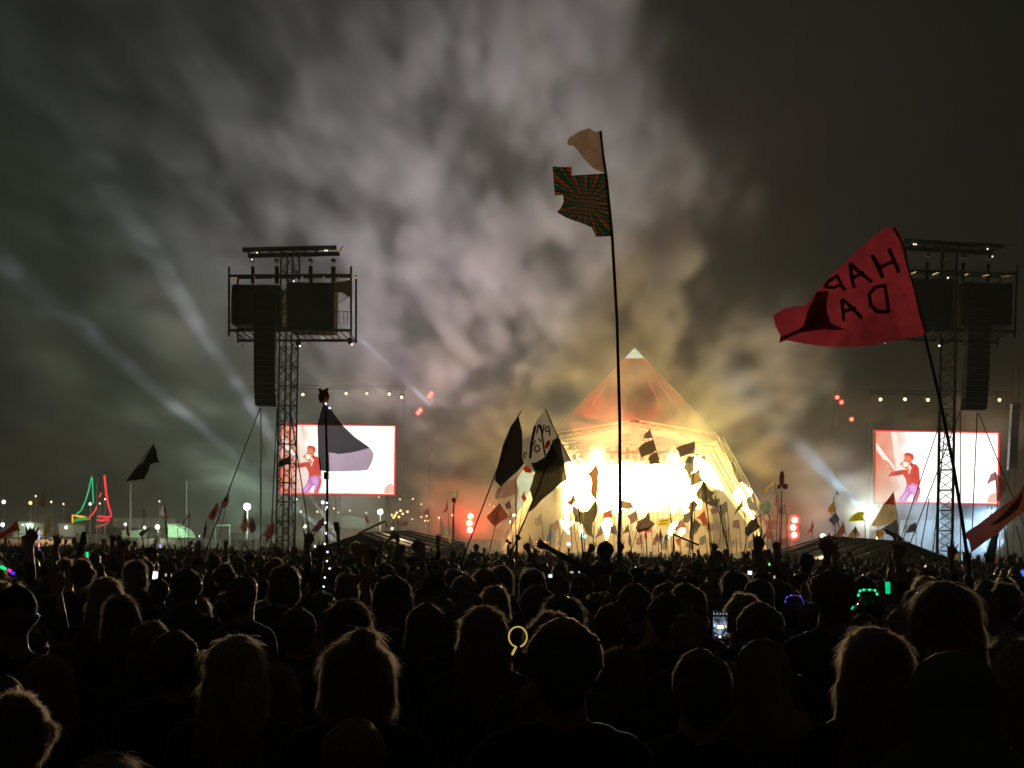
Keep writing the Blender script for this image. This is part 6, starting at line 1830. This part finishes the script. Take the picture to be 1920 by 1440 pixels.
def far_crowd():
    protos = []
    defs = [('down', 'short', 0, 0, 0), ('down', 'long', 0, 1, 1), ('down', 'short', 1, 2, 0), ('down', 'bob', 0, 3, 1), ('down', 'cap', 0, 0, 0), ('down', 'short', 0, 6, 2),
            ('one_up', 'short', 0, 1, 0), ('up', 'short', 0, 6, 1), ('v_high', 'long', 0, 4, 2), ('phone', 'short', 0, 0, 0), ('down', 'bucket', 0, 7, 0), ('fist', 'short', 0, 2, 3)]
    pc = bpy.data.collections.new('crowd_figures')
    for i, (a, h, sk, sh_, hc) in enumerate(defs):
        bm_ = body_mesh(a, False, sk, sh_, 1.0, a != 'down'); hm = hair_mesh(h, 0)
        v = [tuple(x.co) for x in bm_.vertices]; f = [tuple(p.vertices) for p in bm_.polygons]; mi = [p.material_index for p in bm_.polygons]
        n0 = len(v)
        v += [tuple(x.co) for x in hm.vertices]; f += [tuple(q + n0 for q in p.vertices) for p in hm.polygons]; mi += [4 + p.material_index for p in hm.polygons]
        me = bpy.data.meshes.new('figure'); me.from_pydata(v, [], f)
        for m_ in (SKIN[sk], CLOTH[sh_], TROU, SHOE, HATM.get(h, HAIRM[hc]), HATM.get(h, STRM[hc])): me.materials.append(m_)
        me.polygons.foreach_set('material_index', mi); me.polygons.foreach_set('use_smooth', [True]*len(f)); me.update()
        o = bpy.data.objects.new('crowd_figure_%02d' % i, me); pc.objects.link(o)
        protos.append(o)
    rng = np.random.default_rng(5)
    P_, I_, R_, S_ = [], [], [], []
    y = ylast - .3
    while y < 214:
        dy = .62 + y*.0052
        dx = .60 + y*.0036
        half = .37*y + 4
        n_ = int(2*half/dx)
        xs = -half + dx*np.arange(n_) + rng.uniform(-.3, .3, n_)*dx
        ys = y + rng.uniform(-.35, .35, n_)*dy
        for x_, y_ in zip(xs, ys):
            # keep clear of towers and tents
            skip = False
            for (tx, ty, rx, ry) in CLEAR:
                if abs(x_-tx) < rx and abs(y_-ty) < ry: skip = True; break
            if skip or (y_ < ylast + 3 and min((x_-a)**2 + (y_-b)**2 for a, b in spots) < .3): continue
            P_.append((x_, y_, 0)); 
            I_.append(int(rng.choice(12, p=[.26,.19,.13,.12,.05,.08,.04,.02,.02,.05,.02,.02])))
            R_.append(rng.uniform(-.5, .5)); S_.append(rng.uniform(.86, 1.05))
        y += dy
    print('far crowd', len(P_))
    me = bpy.data.meshes.new('crowd'); me.from_pydata(P_, [], [])
    for nm, tp, vals in (('pick', 'INT', I_), ('yaw', 'FLOAT', R_), ('size', 'FLOAT', S_)):
        a = me.attributes.new(nm, tp, 'POINT'); a.data.foreach_set('value', vals)
    o = bpy.data.objects.new('crowd', me); col.objects.link(o)
    ng = bpy.data.node_groups.new('crowd_figures', 'GeometryNodeTree')
    ng.interface.new_socket("Geometry", in_out='INPUT', socket_type='NodeSocketGeometry')
    ng.interface.new_socket("Geometry", in_out='OUTPUT', socket_type='NodeSocketGeometry')
    N, L = ng.nodes, ng.links
    gi, go2 = N.new("NodeGroupInput"), N.new("NodeGroupOutput")
    ci = N.new("GeometryNodeCollectionInfo"); ci.inputs[0].default_value = pc
    ci.inputs["Separate Children"].default_value = True; ci.inputs["Reset Children"].default_value = True
    ip = N.new("GeometryNodeInstanceOnPoints"); ip.inputs["Pick Instance"].default_value = True
    def na(nm, tp):
        n_ = N.new("GeometryNodeInputNamedAttribute"); n_.data_type = tp; n_.inputs["Name"].default_value = nm; return n_
    cx = N.new("ShaderNodeCombineXYZ")
    L.new(na('yaw', 'FLOAT').outputs[0], cx.inputs[2])
    L.new(gi.outputs[0], ip.inputs["Points"]); L.new(ci.outputs[0], ip.inputs["Instance"])
    L.new(na('pick', 'INT').outputs[0], ip.inputs["Instance Index"])
    L.new(cx.outputs[0], ip.inputs["Rotation"]); L.new(na('size', 'FLOAT').outputs[0], ip.inputs["Scale"])
    L.new(ip.outputs[0], go2.inputs[0])
    md = o.modifiers.new('figures', 'NODES'); md.node_group = ng
    tag(o, 'dense far crowd filling the field up to the stage', kind='stuff')
CLEAR = [(P(541,1036,100).x, 100, 1.5, 2), (P(1777,1036,95).x, 95, 1.5, 2), (P(665,1036,105).x, 106, 4.6, 7), (P(1620,1036,96).x+1, 96, 7.2, 6)]
far_crowd()
# ---------------------------------------------------------------- small lit things in the crowd
PH = 'phones held up in the crowd'
def phone(x, y, D, w, h, label, m=None, roll=0, strength=1.6, color=(.75, .85, 1)):
    p = P(x, y, D); W, H = w*D/F/2, h*D/F/2
    t = empty('phone', p, label, 'phone', PH)
    def r(dx, dz, dy=0):
        return p + Vector((dx*math.cos(roll) - dz*math.sin(roll), dy, dx*math.sin(roll) + dz*math.cos(roll)))
    b = MB().prism([r(-W*1.06, -H*1.05, .001), r(W*1.06, -H*1.05, .001), r(W*1.06, H*1.05, .001), r(-W*1.06, H*1.05, .001)], .009)
    b.build('case', M_BLACK, t)
    q = MB(); q.add([r(-W, -H, -.001), r(W, -H, -.001), r(W, H, -.001), r(-W, H, -.001)], [(3, 2, 1, 0)])
    q.build('screen', m or glow('phone_screen_%.1f_%.1f' % (strength, color[0]), color, strength), t)
    return t, r
# the large phone: dark interface with a bright live picture of the stage
pm = bpy.data.materials.new('phone_picture')
nt, N, L = nodes_of(pm); N.remove(N["Principled BSDF"])
e = N.new("ShaderNodeEmission"); tc = N.new("ShaderNodeTexCoord"); nz = N.new("ShaderNodeTexNoise"); nz.inputs["Scale"].default_value = 55; nz.inputs["Detail"].default_value = 2
rp = N.new("ShaderNodeValToRGB"); rp.color_ramp.elements[0].position = .42; rp.color_ramp.elements[0].color = (.02, .03, .05, 1); rp.color_ramp.elements[1].position = .66; rp.color_ramp.elements[1].color = (.30, .38, .50, 1)
L.new(tc.outputs["Object"], nz.inputs["Vector"]); L.new(nz.outputs["Fac"], rp.inputs[0]); L.new(rp.outputs[0], e.inputs[0]); L.new(e.outputs[0], N["Material Output"].inputs[0])
dark = glow('phone_dark', (.01, .012, .015), 1)
t, r = phone(1350, 1173, 5.2, 27, 50, 'large lit phone filming the stage, left of the short haired spectator', dark)
k = 5.2/F
def pq(nm, x0, y0, x1, y1, m, d):
    q = MB(); q.add([r(x0*k, -y1*k, -d), r(x1*k, -y1*k, -d), r(x1*k, -y0*k, -d), r(x0*k, -y0*k, -d)], [(3, 2, 1, 0)])
    return q.build(nm, m, t)
pq('picture', -13, -16, 13, 16, pm, .002)
pq('stage_picture', -6, -1, 7, 6, glow('phone_stage', (1, .85, .6), 1.4), .003)
pq('stage_picture', -12, -3, -8, 3, glow('phone_side', (.5, .75, 1), .9), .003)
pq('stage_picture', 9, -1, 12, 4, glow('phone_side2', (1, .8, .75), .9), .003)
for i in range(5): pq('button', -12.5 + i*5.8, -23.5, -10.7 + i*5.8, -21, glow('phone_icon', (.45, .65, .7), .9), .003)
q = MB(); q.ball(r(0, -20.5*k, -.004), 2.8*k, 10, 6, (1, .2, 1)); q.build('button', glow('phone_shutter', (.9, .95, .95), 1.2), t)
pq('button', -10, 17.5, -5, 19, glow('phone_icon', (.45, .65, .7), .9), .003); pq('button', 6, 17.5, 10, 19, glow('phone_icon', (.45, .65, .7), .9), .003)
PHN = [
 (291, 1079, 14, 9, 14, 'bright white phone held below the peaked cap person', 2.2, (.95, .97, 1)),
 (311, 1078, 15, 2.5, 5, 'sliver of a lit phone right of the bright white one', .8, (.8, .75, .7)),
 (1266, 1119, 11, 3.5, 4, 'leftmost dot of the three small lit dots right of centre', 1.5, (.7, .85, .9)),
 (1277, 1121, 11, 8, 4.5, 'green lit phone in the middle of the three small dots', .7, (.35, .85, .45)),
 (1289, 1118, 11, 5.5, 8, 'pinkish blue phone at the right of the three small dots', 1.3, (.8, .85, 1)),
 (1406, 1074, 15, 8, 7, 'lit phone in the crowd below the right fists', 1.6, (.75, .8, 1)),
 (1032, 1080, 16, 7, 6, 'lit phone left of the pointing person', 1.3, (.85, .9, .9)),
 (985, 1109, 13, 4.5, 7, 'phone beside the short haired spectator behind the big man', 1.0, (.75, .9, .95)),
 (907, 1077, 16, 6, 4, 'lit phone left of centre among dark heads', 1.6, (.8, .95, 1)),
 (723, 1088, 15, 4.5, 4, 'small greenish phone screen below the frizzy haired person', .7, (.4, .9, .65)),
 (484, 1066, 24, 5, 9, 'pale phone at the foot of the left tower', 1.0, (.85, .9, .95)),
 (1086, 1072, 20, 3, 5, 'pair of lit screens right of the pointing hand', .8, (.85, .85, .8)),
 (1072, 1073, 20, 6, 3.5, 'wide lit screen under the pointing arm', .6, (.8, .85, .5)),
 (1053, 1069, 22, 4, 3.5, 'pinkish lit screen under the pointing hand', .7, (.9, .75, .6)),
 (1384, 1078, 17, 3, 5, 'yellowish lit screen left of the phone below the fists', .8, (.85, .85, .5)),
 (388, 1070, 25, 3, 4, 'small white light left of the left tower in the crowd', 1.6, (.9, .95, 1)),
 (451, 1072, 25, 3, 4, 'small yellowish light left of the left tower in the crowd', .8, (.9, .85, .7)),
 (1036, 1120, 12, 3, 4, 'small orange light above the big man', 1.0, (1, .8, .5)),
 (1192, 1064, 26, 2.5, 3, 'tiny light right of the base of the tallest pole', .9, (1, .9, .8)),
 (1237, 1048, 45, 3, 3, 'tiny white light in front of the stage crowd', 1.4, (1, 1, .95)),
 (939, 1056, 30, 3.5, 3, 'small yellow green light in the crowd left of centre', .8, (.8, .9, .3)),
 (1735, 1062, 30, 3, 3.5, 'small white light before the right tent gable', 1.3, (1, 1, 1)),
 (1682, 1055, 40, 3, 3, 'tiny light at the left end of the right tent gable', 1.2, (.95, 1, 1)),
 (1452, 1082, 18, 3, 5, 'pinkish lit screen left of the parted hair', .7, (.9, .7, .65)),
 (1838, 1070, 30, 3, 3, 'little warm light right of the red flag pole', .8, (1, .8, .6)),
]
for x, y, D, w_, h_, lab, st_, c_ in PHN:
    phone(x, y, D, w_, h_, lab, strength=st_, color=c_, roll=rnd.uniform(-.2, .2))
# light sticks
def stick(segs, D, r_, label):
    a = segs[0][0]
    t = empty('light_stick', P(*a, D), label, 'light stick', 'glowing light sticks in the crowd')
    for p0, p1, c_ in segs:
        MB().tube([P(*p0, D), P(*p1, D)], r_, 8).build('segment', glow('stick_%.1f_%.1f_%.1f' % c_, c_, 1.3), t)
G_, R_, B_ = (.0, .9, .22), (1.0, .04, .25), (.10, .02, 1.0)
stick([((163, 1035), (164, 1044), G_), ((164, 1045), (165, 1053), R_), ((165, 1054), (165, 1061), B_)], 16, .013, 'upright light stick green red and blue at the left')
stick([((1, 1063), (11, 1067), G_), ((15, 1068), (20, 1071), R_), ((20, 1072), (27, 1076), B_)], 12, .012, 'slanting light stick green pink and blue at the left edge')
stick([((72, 996), (73, 1012), (.40, .25, 1.0)), ((73, 1018), (73, 1026), (1.0, .25, .3)), ((74, 1029), (74, 1033), (.35, .15, 1.0))], 40, .022, 'thin violet and pink light stick in front of the letters')
stick([((58, 1049), (61, 1051), G_), ((53, 1062), (51, 1066), B_)], 18, .012, 'small green and blue light stick at the left')
stick([((1664, 1091), (1665, 1113), (.0, .45, .16))], 9, .014, 'dim green light stick left of the red flag pole')
stick([((300, 1021), (301, 1027), (.35, .40, 1.0))], 45, .03, 'tiny blue light stick under the white ghostly flag')
stick([((855, 1078), (859, 1080), (.2, .7, .5)), ((848, 1069), (850, 1071), (.2, .7, .5))], 16, .013, 'dim teal lights in the crowd left of centre')
stick([((1443, 1056), (1444, 1060), (.2, .9, .3))], 22, .02, 'tiny green light below the right red blinder')
stick([((1916, 1070), (1922, 1080), (.05, .15, 1.0))], 14, .016, 'blue light at the right edge')
stick([((1598, 1100), (1597, 1112), (.0, .55, .25)), ((1601, 1137), (1596, 1142), (.0, .45, .2))], 9, .006, 'green glow slivers left of the glowing green headband')
# glowing headbands
def band(pts, D, r_, c_, beads, label):
    t = empty('headband', P(*pts[0], D), label, 'headband', 'glowing headbands')
    MB().tube([P(x, y, D) for x, y in pts], r_, 6).build('hoop', glow('hoop_%.1f_%.1f' % (c_[0], c_[1]), c_, .35), t)
    for x, y in beads:
        MB().ball(P(x, y, D) - Vector((0, .01, 0)), r_*2.1, 8, 6).build('bulb', glow('bead_%.1f_%.1f' % (c_[0], c_[1]), c_, 1.2), t)
band([(1609, 1116), (1611, 1109), (1616, 1106), (1626, 1105), (1636, 1106), (1641, 1108), (1645, 1115)], 10.4, .0045, (.02, .75, .30), [(1609, 1116), (1612, 1108), (1619, 1106), (1630, 1106), (1640, 1107), (1644, 1114)], 'glowing green headband with bulbs, right of centre')
band([(1472, 1128), (1474, 1121), (1480, 1117), (1490, 1116), (1500, 1118), (1505, 1125), (1509, 1140), (1510, 1150), (1506, 1160)], 10.4, .0025, (.18, .10, .9), [(1472, 1128), (1475, 1120), (1483, 1116), (1500, 1118), (1509, 1145), (1510, 1151), (1506, 1158)], 'glowing blue violet headband, left of the green one')
t = MB().tube([P(971 + 17*math.cos(a), 1194 + 19*math.sin(a), 4.6) for a in [math.radians(100 + 335*i/20) for i in range(21)]], .0022, 6)
t.bar(P(968, 1212, 4.6), P(960, 1228, 4.6), .0035)
thing_mesh(t, 'glow_ring', glow('ring_yellow', (.75, .52, .12), .75), 'thin glowing yellow ring left of the big man', 'glow ring')
# furry ears on the left spectator
q = MB()
for dx, rot in ((-22, -.5), (22, .5)):
    c0 = P(118 + dx, 1203, 7.85)
    n = 9
    for i in range(n):
        a = i/n; q.ball(c0 + Vector((math.copysign(.022, dx)*a*1.2, 0, .05*math.sin(a*math.pi*.55))), .016*(1-a*.6), 7, 5)
q.tube([P(98, 1206, 7.85), P(108, 1212, 7.85), P(118, 1214, 7.85), P(128, 1212, 7.85), P(140, 1206, 7.85)], .008, 6)
thing_mesh(q, 'ear_headband', mat('pale_fur', (.45, .36, .30), .95, trans=.4), 'pale furry ear headband on the left spectator', 'headband', 'glowing headbands' if False else None, True)
# dark red canopy held over the crowd
q = MB(); pts = []
n = 14
for i in range(n+1):
    u = i/n
    x = 188 + 84*u
    pts.append((x, 1047 - 8*math.sin(math.pi*u)**.8 - 3*u, 1049 - 3*u + 4*math.sin(math.pi*u)))
vs = []
for x, a, b in pts:
    vs += [P(x, a, 22), P(x, b, 21.4)]
q.add(vs, [(2*i, 2*i+1, 2*i+3, 2*i+2) for i in range(n)])
q.bar(P(232, 1044, 21.7), Vector((P(232, 1044, 21.7).x, 21.7, 1.2)), .012)
thing_mesh(q, 'parasol', mat('crimson_cloth', (.16, .008, .02), .8, trans=.5), 'flat dark crimson parasol held over the left crowd', 'parasol', smooth=True)
# baton-like dark tube raised at the left
q = MB().tube([P(158, 997, 20), P(150, 1030, 20), P(146, 1052, 20)], .03, 8, .022)
thing_mesh(q, 'foam_baton', mat('black_foam', (.012, .014, .010), .9), 'long dark foam baton raised at the left', 'baton')
# cup in the raised hand
q = MB().bar(P(631, 993, 27), P(630, 979, 27), .035, 10, .05)
thing_mesh(q, 'drink_can', mat('can_dark', (.10, .05, .03), .4), 'drink can held up by the frizzy haired person', 'can')
